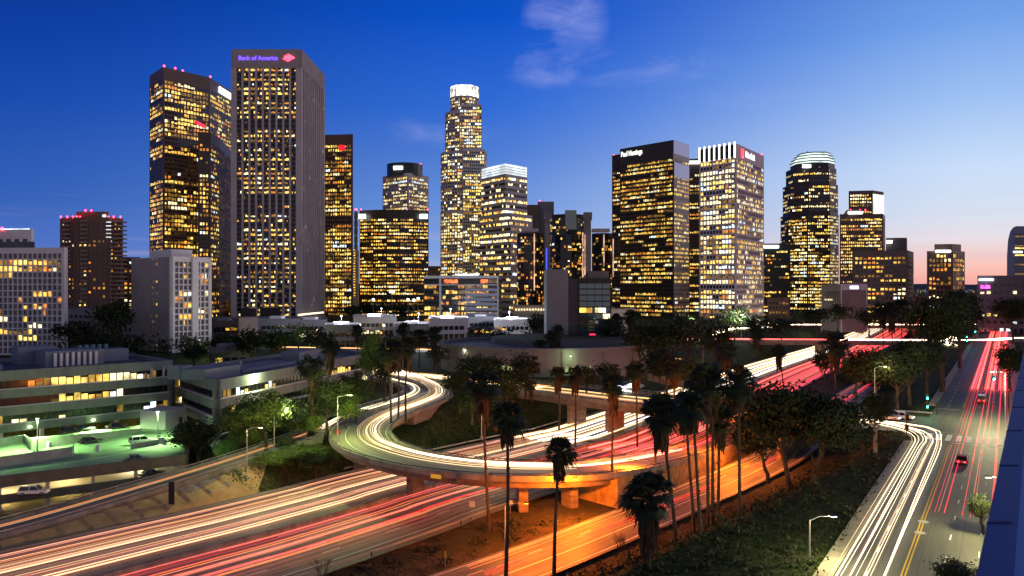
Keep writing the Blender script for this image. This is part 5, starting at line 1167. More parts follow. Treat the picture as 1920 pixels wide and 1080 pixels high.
# fan palms
def palm_crown(seed):
    rn = random.Random(seed); mb = MB()
    for k in range(58):
        az_ = rn.uniform(0, 6.28); el_ = rn.uniform(-.75, 1.35); ln = rn.uniform(1.1, 1.65); d_ = Vector((math.cos(az_) * math.cos(el_), math.sin(az_) * math.cos(el_), math.sin(el_)))
        p0 = Vector((0, 0, 0)); p1 = d_ * ln * .55; mb.tube([p0, p1], [.045, .03], 3, caps=False)
        side = d_.cross(Vector((0, 0, 1))); side = side.normalized() if side.length > .1 else Vector((1, 0, 0)); up = side.cross(d_).normalized()
        nl = 11
        for j in range(nl):
            a_ = (j / (nl - 1) - .5) * 2.6; dr = (d_ * math.cos(a_) + side * math.sin(a_)).normalized(); l_ = ln * rn.uniform(.5, .75) * (1 - .25 * abs(a_) / 1.3)
            m_ = p1 + dr * l_ * .55; t_ = p1 + dr * l_ + Vector((0, 0, -.28 * l_ - .12)); s_ = dr.cross(up).normalized() * .075
            n = len(mb.v); mb.v += [tuple(p1), tuple(m_ - s_), tuple(t_), tuple(m_ + s_)]; mb.f.append((n, n + 1, n + 2, n + 3)); mb.m.append(0)
    return mb
def palm_skirt(seed, ln=2.4):
    rn = random.Random(seed); mb = MB()
    for k in range(110):
        a_ = rn.uniform(0, 6.28); z_ = -rn.uniform(0, ln); r_ = .38 + .35 * math.exp(z_ * .9); l_ = rn.uniform(.7, 1.2); p = Vector((math.cos(a_) * r_ * .5, math.sin(a_) * r_ * .5, z_ + .3)); t_ = Vector((math.cos(a_) * (r_ + .15), math.sin(a_) * (r_ + .15), z_ - l_)); s_ = Vector((-math.sin(a_), math.cos(a_), 0)) * rn.uniform(.1, .2); m_ = p.lerp(t_, .5) + Vector((math.cos(a_), math.sin(a_), 0)) * .12
        mb.face([p, m_ - s_, t_, m_ + s_])
    return mb
def todata(mb, name, m): o = mb.build(name, m); me = o.data; bpy.data.objects.remove(o); return me
PC = [todata(palm_crown(i), 'fronds', PALMF) for i in range(4)]; PSK = [todata(palm_skirt(i), 'skirt', SKIRT) for i in range(3)]; PSL = [todata(palm_skirt(9, 6.5), 'skirt', SKIRT)]
pn = 0
def palm(xc, yt, xb, yb, z, sc, label, group='tall fan palms around the freeway', r=.20, longskirt=False):
    global pn; pn += 1; b = P(xb, yb, z); d = b[1]; top = zat(yt, d); ch = 1.7 * sc; H_ = top - z - ch * .8; lx = (xc - xb) / F * d
    e = empty('palm_tree', label, 'palm', (b[0], b[1], z), group); mb = MB(); n = 9; rn = random.Random(pn); bx = rn.uniform(-.25, .25)
    pts = [(lx * (i / n) ** 1.3 + bx * math.sin(i / n * 3.14), bx * math.sin(i / n * 5), -.8 + (H_ + .8) * i / n) for i in range(n + 1)]
    mb.tube(pts, [r * (1.35 - .45 * min(1, i / n * 1.5)) for i in range(n + 1)], 8)
    for k in range(int(H_ * 2.5)):
        u = rn.random(); i = min(int(u * n), n - 1); f_ = u * n - i; p_ = Vector(pts[i]).lerp(Vector(pts[i + 1]), f_); a_ = rn.uniform(0, 6.28); dv_ = Vector((math.cos(a_), math.sin(a_), 0)); mb.face([p_ + dv_ * r * .8 + Vector((0, 0, -.12)), p_ + dv_ * r * 1.5 + Vector((.05, .05, .1)), p_ + dv_ * r * .8 + Vector((0, 0, .2))])
    mb.build('trunk', BARK, e)
    tp = pts[-1]; o = link(random.choice(PC), 'fronds', e); o.location = tp; o.scale = (sc, sc, sc * 1.0); o.rotation_euler.z = rn.uniform(0, 6)
    o = link(PSL[0] if longskirt else random.choice(PSK), 'skirt', e); o.location = (tp[0], tp[1], tp[2] - .1); o.scale = (sc * .8, sc * .8, sc * (1 if longskirt else rn.uniform(.6, 1.1))); o.rotation_euler.z = rn.uniform(0, 6)
palms = [(905, 690, 917, 985, -7, 2.0, 'tall palm with its base beside the white road sign'), (951, 750, 947, 1105, -7, 1.75, 'tall dark palm before the loop ramp, trunk leaving the bottom edge'),
 (1049, 818, 1039, 1092, -7.5, 1.6, 'shorter ragged palm standing alone before the retaining wall'), (1151, 697, 1148, 934, -7.7, 1.7, 'slim palm rising from the foot of the ochre retaining wall'), (1192, 676, 1195, 846, -8, 2.0, 'palm standing in the freeway median left of the big clump'),
 (1230, 742, 1227, 893, -6.5, 1.8, 'palm with its base on the loop ramp shoulder, left of the leaning palm'), (1240, 738, 1273, 1064, -5, 2.0, 'palm leaning left over the orange road'), (1285, 732, 1303, 1010, -5.5, 1.7, 'thin palm right of the leaning one, trunk tilting left'),
 (1299, 735, 1316, 1064, -4, 1.5, 'second thin tilted palm with the lowest base in the clump'), (1324, 678, 1328, 1018, -5, 2.1, 'tallest straight palm of the clump beside the orange road'), (1337, 700, 1336, 1002, -5, 1.6, 'palm pressed against the right side of the tallest clump palm'),
 (1350, 760, 1346, 988, -5.5, 1.7, 'short curved palm at the right end of the clump'), (1387, 688, 1388, 1006, -4, 1.8, 'straight palm standing right of the clump'), (1217, 884, 1221, 1150, -5, 2.15, 'nearest bushy palm with broad crown at the bottom of the picture'),
 (1460, 645, 1470, 745, -8, 2.0, 'palm beside the red freeway lanes in front of the road bridge'), (1565, 620, 1568, 792, 0, 2.4, 'tall palm at the cross street left of the parked pickup'), (585, 663, 582, 852, -5, 2.2, 'thick palm with a long brown skirt beside the second office'),
 (619, 632, 619, 752, 0, 2.1, 'palm behind the roof of the second office'), (728, 640, 733, 792, 0, 1.9, 'left palm of the three inside the loop ramp'), (746, 632, 746, 789, 0, 1.9, 'middle palm of the three inside the loop ramp'), (764, 630, 761, 784, 0, 1.9, 'right palm of the three inside the loop ramp'),
 (1046, 686, 1048, 800, -2, 1.7, 'palm left of the cross street bridge end'), (1078, 684, 1078, 842, -8, 1.8, 'palm whose trunk crosses the cross street bridge near its left end'), (996, 712, 997, 748, 0, 1.2, 'very short young palm beside the cross street'),
 (1264, 672, 1265, 766, 0, 2.0, 'palm behind the cross street left of the median palms'), (1362, 640, 1362, 758, 0, 2.2, 'large palm behind the bridge parapet above the white lanes'), (1384, 682, 1385, 762, 0, 1.8, 'lower palm at the bridge parapet right of a larger one'),
 (814, 612, 815, 690, 0, 2.4, 'palm at the left end of the oval hall'), (786, 616, 786, 688, 0, 2.2, 'palm left of the oval hall beside the pale low block'), (1013, 636, 1014, 700, 0, 2.0, 'left palm before the grey slab'), (1035, 618, 1036, 698, 0, 2.0, 'middle palm before the grey slab'), (1046, 608, 1045, 696, 0, 2.0, 'right palm before the grey slab'),
 (670, 608, 671, 668, 0, 2.2, 'distant palm beside the low block with warm lamps'), (757, 604, 757, 668, 0, 2.4, 'distant palm behind the three loop palms'), (1418, 612, 1418, 655, 0, 3.0, 'small far palm before the gridded tower'), (1655, 562, 1656, 650, 0, 3.6, 'left far palm of the trio near the red bridge'), (1672, 566, 1673, 652, 0, 3.4, 'middle far palm of the trio near the red bridge'), (1690, 560, 1690, 648, 0, 3.6, 'right far palm of the trio near the red bridge'),
 (1155, 588, 1156, 665, 0, 2.6, 'far palm at the right side of the glass wing'), (1183, 580, 1183, 668, 0, 2.8, 'far palm before the cream wall block')]
for q in palms: palm(*q, longskirt=(q[0] == 585))
trees = [(368, 790, 372, 886, 100, -8, 'n', 'dark round tree at the corner of the garage roof deck'), (448, 762, 450, 850, 72, -4, 'g', 'leafy green tree left of the two ramp lamps'), (497, 740, 500, 845, 105, -3, 'g', 'lime lit green tree in front of the floodlit parapet'), (545, 752, 545, 838, 80, -3, 'n', 'dark tree between the ramp lamps and the thick palm'),
 (612, 712, 612, 815, 80, -1, 'n', 'dark tree right of the thick skirted palm'), (648, 745, 650, 810, 60, -1, 'g', 'bright green tree under the lamp beside the loop ramp'), (668, 700, 668, 790, 70, 0, 'n', 'dark tree touching the left side of the loop ramp'), (697, 632, 700, 752, 52, 0, 'g', 'tall narrow green tree left of the three loop palms'), (722, 660, 722, 760, 40, 0, 'n', 'slim dark tree beside the tall narrow green tree'),
 (1450, 722, 1478, 925, 175, -3.5, 'n', 'large dark tree lit red from behind, right of the palm clump'), (1560, 745, 1520, 930, 150, -2.5, 'n', 'wide dark tree leaning right beside the large red lit tree'), (1415, 790, 1440, 900, 90, -5, 'n', 'low dark tree under the large red lit tree'), (1610, 800, 1620, 850, 60, -.5, 's', 'dense dark bush at the edge of the cross street'),
 (1641, 738, 1641, 850, 58, -.2, 'n', 'slender tree with pale twin trunks by the corner signal'), (1640, 655, 1640, 764, 100, 0, 'n', 'large dark tree behind the parked cars, leftmost of the mass'), (1705, 640, 1705, 757, 74, 0, 'n', 'dark tree behind the parked cars, middle of the mass'), (1765, 556, 1765, 735, 112, 0, 'n', 'biggest dark tree left of the main street'),
 (1738, 640, 1738, 742, 66, 0, 'n', 'dark tree just below the biggest one'), (1800, 546, 1800, 690, 78, 0, 'n', 'tall dark tree at the far left kerb of the main street'), (1680, 672, 1682, 765, 70, 0, 'n', 'round tree nearest to the far corner of the crossing'), (1605, 668, 1605, 745, 60, 0, 'n', 'dark tree beside the red freeway lanes above the pickup'), (1825, 568, 1826, 640, 40, 0, 'f', 'small far tree by the second crossing'),
 (1898, 560, 1898, 645, 60, 0, 'n', 'tree on the right side of the main street far end'), (1893, 650, 1895, 735, 62, 0, 'n', 'dark tree at the right kerb past the crossing'), (1838, 930, 1842, 1000, 44, 0, 'n', 'small kerbside tree beside the blue parapet'), (1800, 1056, 1802, 1120, 95, 0, 'n', 'tree crown poking in at the bottom edge beside the blue parapet'),
 (512, 846, 512, 892, 70, -6.5, 'g', 'round green bush on the bank under the side ramp, lowest one'), (560, 836, 560, 880, 74, -6, 'g', 'green bush on the bank just left of the thick palm foot'), (620, 838, 620, 872, 66, -5.5, 'g', 'green bush under the loop ramp bend'), (536, 820, 536, 862, 50, -5, 'n', 'dark bush between the green bushes of the ramp bank'), (590, 850, 592, 890, 56, -6.5, 'n', 'dark bush nearest to the white lanes on the ramp bank'), (470, 800, 472, 850, 60, -4, 'g', 'low green tree behind the lamp on the tan patch'), (580, 775, 580, 835, 60, -3, 'g', 'green tree pressed behind the thick palm trunk'),
 (905, 668, 905, 765, 95, 0, 'n', 'dark tree behind the cross street left of the very tall palms'), (950, 690, 950, 785, 78, -1, 'n', 'dark tree on the island right of the loop'), (985, 662, 985, 745, 68, 0, 'f', 'open tree before the oval hall'), (862, 698, 862, 772, 66, 0, 'n', 'dark tree on the island near the loop bend'),
 (885, 735, 885, 792, 80, -1, 'n', 'round bush-like tree in the middle of the grass island'), (1240, 602, 1240, 700, 84, 0, 'f', 'dark tree before the black slab tower base, left one'), (1290, 598, 1290, 700, 92, 0, 'f', 'dark tree before the black slab tower base, right one'), (1340, 605, 1340, 694, 82, 0, 'f', 'dark tree before the gridded tower'), (1200, 612, 1200, 698, 66, 0, 'f', 'dark tree beside the cream wall block'),
 (1378, 574, 1378, 640, 50, 0, 'y', 'pale floodlit tree at the corner of the gridded tower'), (1286, 590, 1286, 640, 44, 0, 'y', 'pale floodlit tree before the black tower with the sign strip'), (1420, 590, 1420, 640, 60, 0, 'f', 'dark tree between the gridded tower and the stepped tower'), (1465, 598, 1465, 640, 60, 0, 'f', 'dark tree below the dark green mid-rise'),
 (1530, 575, 1530, 625, 60, 0, 'f', 'dark tree below the stepped tower'), (1570, 572, 1570, 622, 50, 0, 'f', 'dark tree left of the windowless concrete box'), (1630, 576, 1630, 630, 56, 0, 'f', 'dark tree right of the windowless concrete box'), (1250, 655, 1250, 748, 90, 0, 'n', 'dark tree on the lawn behind the cross street'), (1300, 680, 1300, 750, 64, 0, 'g', 'lit tree at the rusty fence on the lawn'),
 (420, 626, 420, 684, 62, 0, 'f', 'dark tree behind the second office, left one'), (470, 616, 470, 690, 84, 0, 'f', 'large dark tree behind the second office'), (522, 618, 522, 680, 74, 0, 'f', 'dark tree under the long grey parking block'), (560, 606, 560, 664, 58, 0, 'y', 'greenish lit tree under the grey two storey block'), (600, 618, 600, 690, 54, 0, 'f', 'dark tree left of the distant palms'),
 (150, 604, 150, 668, 84, 0, 'f', 'dark tree between the white towers, left one'), (216, 566, 216, 664, 84, 0, 'f', 'tall dark tree between the white towers, right one'), (186, 628, 186, 672, 60, 0, 'f', 'low dark tree between the white towers'), (404, 660, 404, 700, 46, 0, 'y', 'small lit tree at the foot of the smaller white tower'), (365, 650, 365, 692, 56, 0, 'f', 'dark tree before the smaller white tower'),
 (700, 566, 700, 602, 74, 0, 'f', 'dark tree mass at the foot of the bow-fronted block, left one'), (748, 568, 748, 604, 84, 0, 'f', 'dark tree mass at the foot of the bow-fronted block, right one'), (660, 574, 660, 604, 50, 0, 'f', 'dark tree at the foot of the brown tower'), (1007, 586, 1007, 646, 44, 0, 'f', 'dark tree left of the grey slab'), (1150, 600, 1150, 680, 52, 0, 'f', 'dark tree at the right foot of the glass wing'),
 (820, 650, 820, 700, 40, 0, 'f', 'dark tree before the left end of the oval hall'), (1100, 690, 1100, 742, 60, 0, 'f', 'low tree before the entrance canopy'), (1140, 680, 1140, 730, 60, 0, 'f', 'low tree right of the entrance canopy'), (1410, 735, 1412, 800, 70, -1, 'n', 'dark tree at the bridge end above the palm clump'), (1500, 745, 1502, 800, 80, -.5, 'n', 'dark tree between the cross street and the red lanes'), (1545, 660, 1546, 720, 50, 0, 'f', 'small tree on the strip between the red lanes')]
for q in trees:
    tree(q[0], q[1], q[2], q[3], q[4], q[5], q[6], q[7], bark=BARKW if q[0] in (1641,) else None, th=.5 if q[0] in (1641,) else (.42 if q[6] == 'n' else .34), group='broadleaf trees of the city')
# far tree belt
r_ = random.Random(3)
def pxbelt(n, x0, x1, y0, y1, h0, h1, name, label, leafs=60, m=LEAFD):
    c = []
    for k in range(n):
        x = r_.uniform(x0, x1); y = r_.uniform(y0, y1); p_ = P(x, y, 0); hh = r_.uniform(h0, h1); ww = hh * .55
        if abs(SL(p_[1]) + 9.5 - p_[0]) < 13 or sdist(np.array([p_[0]]), np.array([p_[1]]), cpoly)[0] < 8: continue
        q = rng.normal(size=(leafs, 3)) * np.array((ww * .45, ww * .45, hh * .26)); q[:, 2] += hh * .6; c.append(q + np.array(p_))
    c = np.concatenate(c); v, f = quads(c, .8, rng); link(npmesh(name, v, f, m), name, kind='stuff', label=label, category='trees')
pxbelt(170, 1160, 1640, 596, 640, 5, 11, 'far_trees', 'dark mass of far trees at the foot of the towers right of centre')
pxbelt(120, 400, 1000, 612, 650, 4, 8, 'far_trees', 'dark mass of trees between the low blocks at left of centre')
pxbelt(60, 100, 400, 640, 672, 5, 9, 'far_trees', 'dark mass of trees behind the left office roof')
pxbelt(90, 1560, 1900, 560, 600, 7, 14, 'far_trees', 'dark mass of far trees around the far end of the main street')
# shrubs and ground cover on the banks
def cover(n, test, size, hmax, name, label, m, box):
    xs = rng.uniform(box[0], box[1], n); ys = rng.uniform(box[2], box[3], n); k = test(xs, ys) & (np.sin(xs * .9 + 1.3 * np.sin(ys * .7)) * np.sin(ys * .8 + xs * .25) + .25 * np.sin(xs * 3.1) * np.sin(ys * 2.7) > rng.uniform(-.9, .8, n)); xs, ys = xs[k], ys[k]
    zs = height(xs, ys) + rng.uniform(0, 1, len(xs)) ** 1.6 * hmax * (.6 + .5 * np.sin(xs * .7) * np.sin(ys * .6)); v, f = quads(np.stack([xs, ys, zs], 1), size, rng); link(npmesh(name, v, f, m), name, kind='stuff', label=label, category='ground cover')
cp = cpoly
def dmed(x, y):
    p = median[(median[:, 1] > 60) & (median[:, 1] < 460), :2]; d = np.full(x.shape, 1e9)
    for i in range(0, len(p), 2): d = np.minimum(d, np.hypot(x - p[i, 0], y - p[i, 1]))
    return d
def dline(path, x, y):
    d = np.full(x.shape, 1e9)
    for q in path[::2]: d = np.minimum(d, np.hypot(x - q[0], y - q[1]))
    return d
cover(90000, lambda x, y: (dline(orange, x, y) > 7) & (x > .62 * y - 60) & (SL(y) - x > 1.2) & (x - .62 * y < 0) & (dline(cross, x, y) > 12) & (sdist(x, y, cp) > -2.5), .2, 1.1, 'shrub_cover', 'dark shrubs covering the bank beside the main street', LEAFD, (-20, 95, 60, 168))
cover(42000, lambda x, y: (sdist(x, y, cp) > -2.5) & (dline(orange, x, y) > 7.5) & (SL(y) - x > 1.6) & (dline(cross, x, y) > 12) & (np.sin(x * .55 + 2 * np.sin(y * .31)) * np.sin(y * .47 + x * .2) > .28), .34, 2.6, 'shrub_cover', 'taller dark bushes in clumps on the bank beside the main street', LEAFD, (0, 95, 70, 168))
cover(26000, lambda x, y: (sdist(x, y, cp) > -2.5) & (dline(orange, x, y) > 6.8) & (SL(y) - x > 1.2) & (dline(cross, x, y) > 12), .2, .5, 'grass_cover', 'patchy grass on the bank beside the main street', LEAFD, (0, 95, 70, 168))
cover(40000, lambda x, y: (dmed(x, y) > 19.8) & (dline(orange, x, y) > 6.6) & (sdist(x, y, cp) < 0) & (dline(loop, x, y) > 6.5) & (dline(rampB, x, y) > 4.5) & (x > -40) & (y < 150) & (x * .77 - y * .64 > -108 ), .16, .5, 'dry_grass_cover', 'dry weeds on the strip between the red lanes and the orange road', SKIRT, (-40, 40, 60, 150))
cover(30000, lambda x, y: (dmed(x, y) > 25) & (dline(rampB, x, y) > 4.3) & (dline(loop, x, y) > 2) & (x < -28) & (y > 148) & (x > -56), .22, 1.6, 'shrub_cover', 'green shrubs between the side ramp and the white lanes', LEAF, (-56, -28, 148, 172))
cover(36000, lambda x, y: (sdist(x, y, cp) > 0) & (dline(rampB, x, y) > 4.3) & (dline(loop, x, y) > 7.2) & (dline(cross, x, y) > 9.5), .18, .5, 'grass_cover', 'green grass on the island inside the loop ramp', LEAF, (-28, 40, 165, 240))
cover(60000, lambda x, y: (dmed(x, y) > 20.5) & (dline(orange, x, y) > 8) & (sdist(x, y, cp) < 0) & (dline(loop, x, y) > 7.5) & (x > -45) & (y < 150) & (x * .77 - y * .64 > -112) & (np.sin(x * .7 + 2 * np.sin(y * .4)) * np.sin(y * .5 + x * .3) > .15), .26, 1.6, 'shrub_cover', 'dark scrub in clumps on the dirt strip between the freeway and the orange road', LEAFD, (-45, 20, 60, 150))
# bare shrubs
def bare(x, y, z, h, label, seed):
    rn = random.Random(seed); b = P(x, y, z); e = empty('bare_shrub', label, 'shrub', (b[0], b[1], z), 'leafless shrubs'); mb = MB()
    def grow(p, d_, l_, r, lev):
        q = p + d_ * l_; mb.tube([p, p.lerp(q, .5) + Vector((rn.uniform(-.06, .06), rn.uniform(-.06, .06), 0)), q], [r, r * .8, r * .6], 4, caps=False)
        if lev:
            for k in range(3): grow(p.lerp(q, rn.uniform(.5, 1)), (d_ + Vector((rn.uniform(-.7, .7), rn.uniform(-.7, .7), rn.uniform(-.1, .5)))).normalized(), l_ * rn.uniform(.55, .8), r * .6, lev - 1)
    for k in range(4): grow(Vector((rn.uniform(-.3, .3), rn.uniform(-.3, .3), 0)), Vector((rn.uniform(-.6, .6), rn.uniform(-.6, .6), 1)).normalized(), h * .42, .045, 4)
    mb.build('branches', mat('bare_twig', (.10, .05, .03), .9), e)
for i, q in enumerate(((1168, 1052, 3.6, 'leafless shrub left of the nearest bushy palm'), (1120, 1095, 3.2, 'leafless shrub at the bottom edge, leftmost of those by the orange road'), (1243, 1035, 3.4, 'leafless shrub right of the nearest bushy palm'), (1290, 1090, 2.8, 'leafless shrub at the bottom edge right of the nearest palm'), (1075, 1120, 2.6, 'leafless shrub barely showing at the bottom edge'), (603, 1085, 2.6, 'leafless shrub near the bottom left of the dirt strip'))): bare(q[0], q[1], -6.5, q[2], q[3], i)
# ------------------------------------------------------------------ street lamps
SOD = (1, .20, .006)
def lamp(x, yt, yb, z, arm, label, power=0, c=(1, .8, .5), gl=None, armlen=2.6, spot=None):
    b = P(x, yb, z); h = zat(yt, b[1]) - z; e = empty('street_lamp', label, 'street lamp', (b[0], b[1], z), 'street lamps')
    mb = MB(); mb.tube([(0, 0, -.3), (0, 0, h * .5), (0, 0, h)], [.13, .10, .07], 8); mb.cyl(0, 0, -.3, .4, .28, 8); mb.build('pole', METAL, e)
    ax, ay = (arm * armlen, 0) if arm else (0, 0)
    if arm:
        mb = MB(); mb.tube([(0, 0, h - .1), (ax * .4, 0, h + .35), (ax, 0, h + .4)], [.06, .05, .04], 6); mb.build('arm', METAL, e)
    mb = MB(); zz = h + (.35 if arm else .05); mb.hexa([(ax - .4, -.16, zz), (ax + .4, -.16, zz), (ax + .4, .16, zz), (ax - .4, .16, zz), (ax - .3, -.1, zz + .18), (ax + .3, -.1, zz + .18), (ax + .3, .1, zz + .18), (ax - .3, .1, zz + .18)]); hd = mb.build('lamp_head', DARKM, e)
    if power:
        mb = MB(); mb.box(ax - .28, ax + .28, -.12, .12, zz - .07, zz - .002); mb.build('lens', emi('lens_' + ('sod' if c[2] < .1 else ('grn' if c[1] >= 1 and c[2] < .8 else 'wht')), c, 25), hd)
        lamp_light('lamp_light', (ax, 0, zz - .4), power, c, .3, e, spot)
lamp(514, 768, 853, -3.6, 1, 'lamp post behind the side ramp, right of the other one', 2500, (.9, 1, .5)); lamp(463, 805, 910, -7, 1, 'lamp post on the tan patch between side ramp and freeway', 3500, (1, .85, .42))
lamp(633, 744, 832, -1, 1, 'lamp post left of the loop ramp bend', 9000, (.8, 1, .3)); lamp(1518, 974, 1088, -1.5, 1, 'lamp post on the dark bank at the bottom beside the main street', 4500, (1, .88, .42))
lamp(903, 762, 822, -3, 0, 'slim post on the grass island under the tall palms', 5000, (.85, 1, .45)); lamp(1247, 672, 706, 0, 0, 'pale lamp post on the lawn behind the cross street', 0); lamp(1318, 640, 690, 0, 0, 'pale lamp post at the left end of the red lit bridge', 0)
lamp(70, 785, 846, -3, 0, 'deck lamp post on the garage roof, left one', 24000, (.50, 1, .32), spot=155); lamp(296, 772, 828, -3, 0, 'deck lamp post on the garage roof, right one', 20000, (.52, 1, .34), spot=155)
lamp(-60, 800, 868, -3, 0, 'deck lamp post on the garage roof outside the left edge', 20000, (.52, 1, .34), spot=155)
lamp(1222, 866, 925, -8, -1, 'curved arm sodium lamp on the retaining wall above the orange road', 22000, SOD, armlen=4)
lamp(1043, 900, 980, -8, 1, 'sodium lamp on the dirt strip beside the orange road', 26000, SOD, armlen=3); lamp(1345, 800, 868, -7, 1, 'sodium lamp behind the palm clump at the ramp end', 36000, SOD, armlen=3)  # both lamps are added to light the orange road
lamp(1440, 770, 838, -8, 1, 'sodium lamp behind the red lit tree', 22000, SOD, armlen=3)  # another added lamp, more sodium light for the orange road
lamp(947, 948, 1040, -8, 1, 'sodium lamp on the dirt strip behind the palm trunk that leaves the bottom edge', 15000, SOD, armlen=3)  # added lamp, brightens the lower left of the orange road
lamp(1640, 690, 772, 0, 1, 'lamp post behind the parked cars near the crossing', 1500, (1, .8, .36)); lamp(1885, 700, 792, 0, -1, 'lamp post at the right corner of the crossing', 20000, (1, .93, .45), armlen=3)
lamp(1900, 900, 1010, 0, -1, 'lamp post on the right pavement hidden by the blue parapet', 9000, (1, .86, .38), armlen=3)
lamp(1150, 660, 700, 0, 0, 'lamp post right of the entrance canopy', 6000, (.8, 1, .5)); lamp(1290, 690, 742, 0, 0, 'lamp post beside the lawn fence', 7000, (.95, 1, .6)); lamp(1070, 668, 708, 0, 0, 'lamp post on the lawn before the oval hall', 1200, (.7, 1, .45)); lamp(870, 655, 700, 0, 0, 'lamp post at the left lawn of the oval hall', 500, (.9, 1, .6))
lamp(1390, 590, 640, 0, 0, 'white floodlight post at the corner of the gridded tower', 30000, (.9, .95, 1)); lamp(1300, 600, 640, 0, 0, 'white floodlight post before the black tower base', 18000, (1, 1, .95)); lamp(1540, 596, 622, 0, 0, 'bright lamp post left of the concrete box', 7000, (.9, 1, .7))
lamp(560, 655, 690, 0, 0, 'lamp post in the trees behind the second office', 8000, (.8, 1, .3)); lamp(425, 640, 672, 0, 0, 'lamp post in the trees behind the smaller white tower', 8000, (.9, 1, .4)); lamp(735, 690, 745, 0, 0, 'lamp post at the top of the loop ramp', 2200, (1, .92, .55)); lamp(590, 700, 760, 0, 0, 'lamp post beside the wall of the second office', 1500, (1, .85, .35))
# ------------------------------------------------------------------ signs, signals
def post(x, yt, yb, z, name, label, cat, w_, h_, m_, off=0, poles=1, mp=None):
    b = P(x, yb, z); h = zat(yt, b[1]) - z; e = empty(name, label, cat, (b[0], b[1], z)); 
    for k in range(poles): mb = MB(); xx = (k - (poles - 1) / 2) * w_ * .5; mb.cyl(xx, 0, -.2, h - .05, .06, 6); mb.build('post', mp or METAL, e)
    mb = MB(); mb.box(-w_ / 2 + off, w_ / 2 + off, -.12, -.06, h - h_, h); mb.build('sign_panel', m_, e)
post(885, 939, 975, -8, 'road_sign', 'small pale rectangular road sign beside the red freeway lanes', 'road sign', 1.0, 1.0, mat('sign_pale', (.5, .5, .46), .5)); post(957, 938, 960, -8, 'road_sign', 'tiny pale marker sign at the pier foot', 'road sign', .7, .6, MATS['sign_pale'])
post(510, 842, 868, -6, 'road_sign', 'dark maroon sign on the side ramp parapet', 'road sign', .9, 1.1, mat('sign_maroon', (.12, .01, .02), .5)); post(634, 807, 830, -1, 'road_sign', 'small red sign at the loop ramp bend', 'road sign', 1.2, .55, mat('sign_red_p', (.4, .04, .03), .5)); post(835, 1032, 1060, -8, 'marker_post', 'small yellow marker post in the dirt strip', 'marker', .3, .9, PAINTY)
post(322, 903, 950, -7.6, 'sign_gantry', 'dark back of a tall narrow sign beside the side ramp', 'road sign', 1.0, 4.2, DARKM, poles=2, mp=DARKM)
def signal(x, yt, yb, z, label, colr=None, heads=2, arm=0):
    b = P(x, yb, z); h = zat(yt, b[1]) - z; e = empty('traffic_light', label, 'traffic light', (b[0], b[1], z), 'traffic lights at the crossings'); mb = MB(); mb.cyl(0, 0, -.1, h, .09, 8); 
    if arm: mb.tube([(0, 0, h * .8), (arm * .5, 0, h * .95), (arm, 0, h * .97)], [.08, .06, .05], 6)
    mb.build('pole', DARKM, e)
    for k in range(heads):
        hx = arm if arm and k == 0 else 0; hz = (h * .97 if arm and k == 0 else h) - .2 - k * 2.0; mb = MB(); mb.box(hx - .28, hx + .28, -.3, .3, hz - 1.1, hz); hd = mb.build('signal_head', DARKM, e)
        for j, (cc) in enumerate(('r', 'a', 'g')):
            on = (colr == 'g' and cc == 'g') or (colr == 'r' and cc == 'r'); mb = MB(); mb.tube([(hx, -.36, hz - .2 - j * .34), (hx, -.3, hz - .2 - j * .34)], .13 if not on else .2, 10); mb.build('lens', (emi('signal_green', (.02, 1, .55), 60) if cc == 'g' else emi('signal_red', (1, .02, .05), 60)) if on else GLK, hd)
    if colr: lamp_light('signal_glow', (arm, -1.0, h - 1), 260 if colr == 'g' else 200, (.05, 1, .6) if colr == 'g' else (1, .05, .05), .2, e)
signal(1700, 775, 826, 0, 'black traffic light pole at the near left corner of the crossing', None, 3); signal(1738, 738, 778, 0, 'traffic light showing green at the far left corner of the crossing', 'g', 2); signal(1757, 752, 778, 0, 'unlit traffic light beside the far left kerb', None, 1); signal(1890, 700, 770, 0, 'arm traffic light showing green over the right lanes', 'g', 1, arm=-3.6)
signal(1812, 628, 652, 0, 'far traffic light showing green, left of the second crossing', 'g', 2); signal(1828, 618, 650, 0, 'far traffic light showing green at the second crossing kerb', 'g', 1); signal(1881, 580, 625, 0, 'far traffic light showing red, left of two', 'r', 1); signal(1902, 573, 625, 0, 'far traffic light showing red, right of two', 'r', 1)
# fence on the lawn
e = empty('lawn_fence', 'rusty brown fence panel on the lawn behind the cross street', 'fence'); a = P(1214, 712, 0); b = P(1290, 728, 0); mb = MB(); t = np.array((b[0] - a[0], b[1] - a[1])); L_ = np.linalg.norm(t); t /= L_; mb.obox(a[:2], t, (t[1], -t[0]), 0, L_, 0, .15, -.2, 2.2); mb.build('fence_panel', mat('rust_panel', (.16, .07, .05), .9, c2=(.25, .14, .10), scale=1), e)
for k in range(7): mb = MB(); mb.obox(a[:2], t, (t[1], -t[0]), k * L_ / 6 - .1, k * L_ / 6 + .1, .16, .35, -.2, 2.5); mb.build('fence_post', DARKM, e)
rail('guard_rail', cross[(cross[:, 0] > 66) & (cross[:, 0] < 92)], 13.2, 'pale guard rail behind the parked cars', h=1.0, mats=WHITEW)
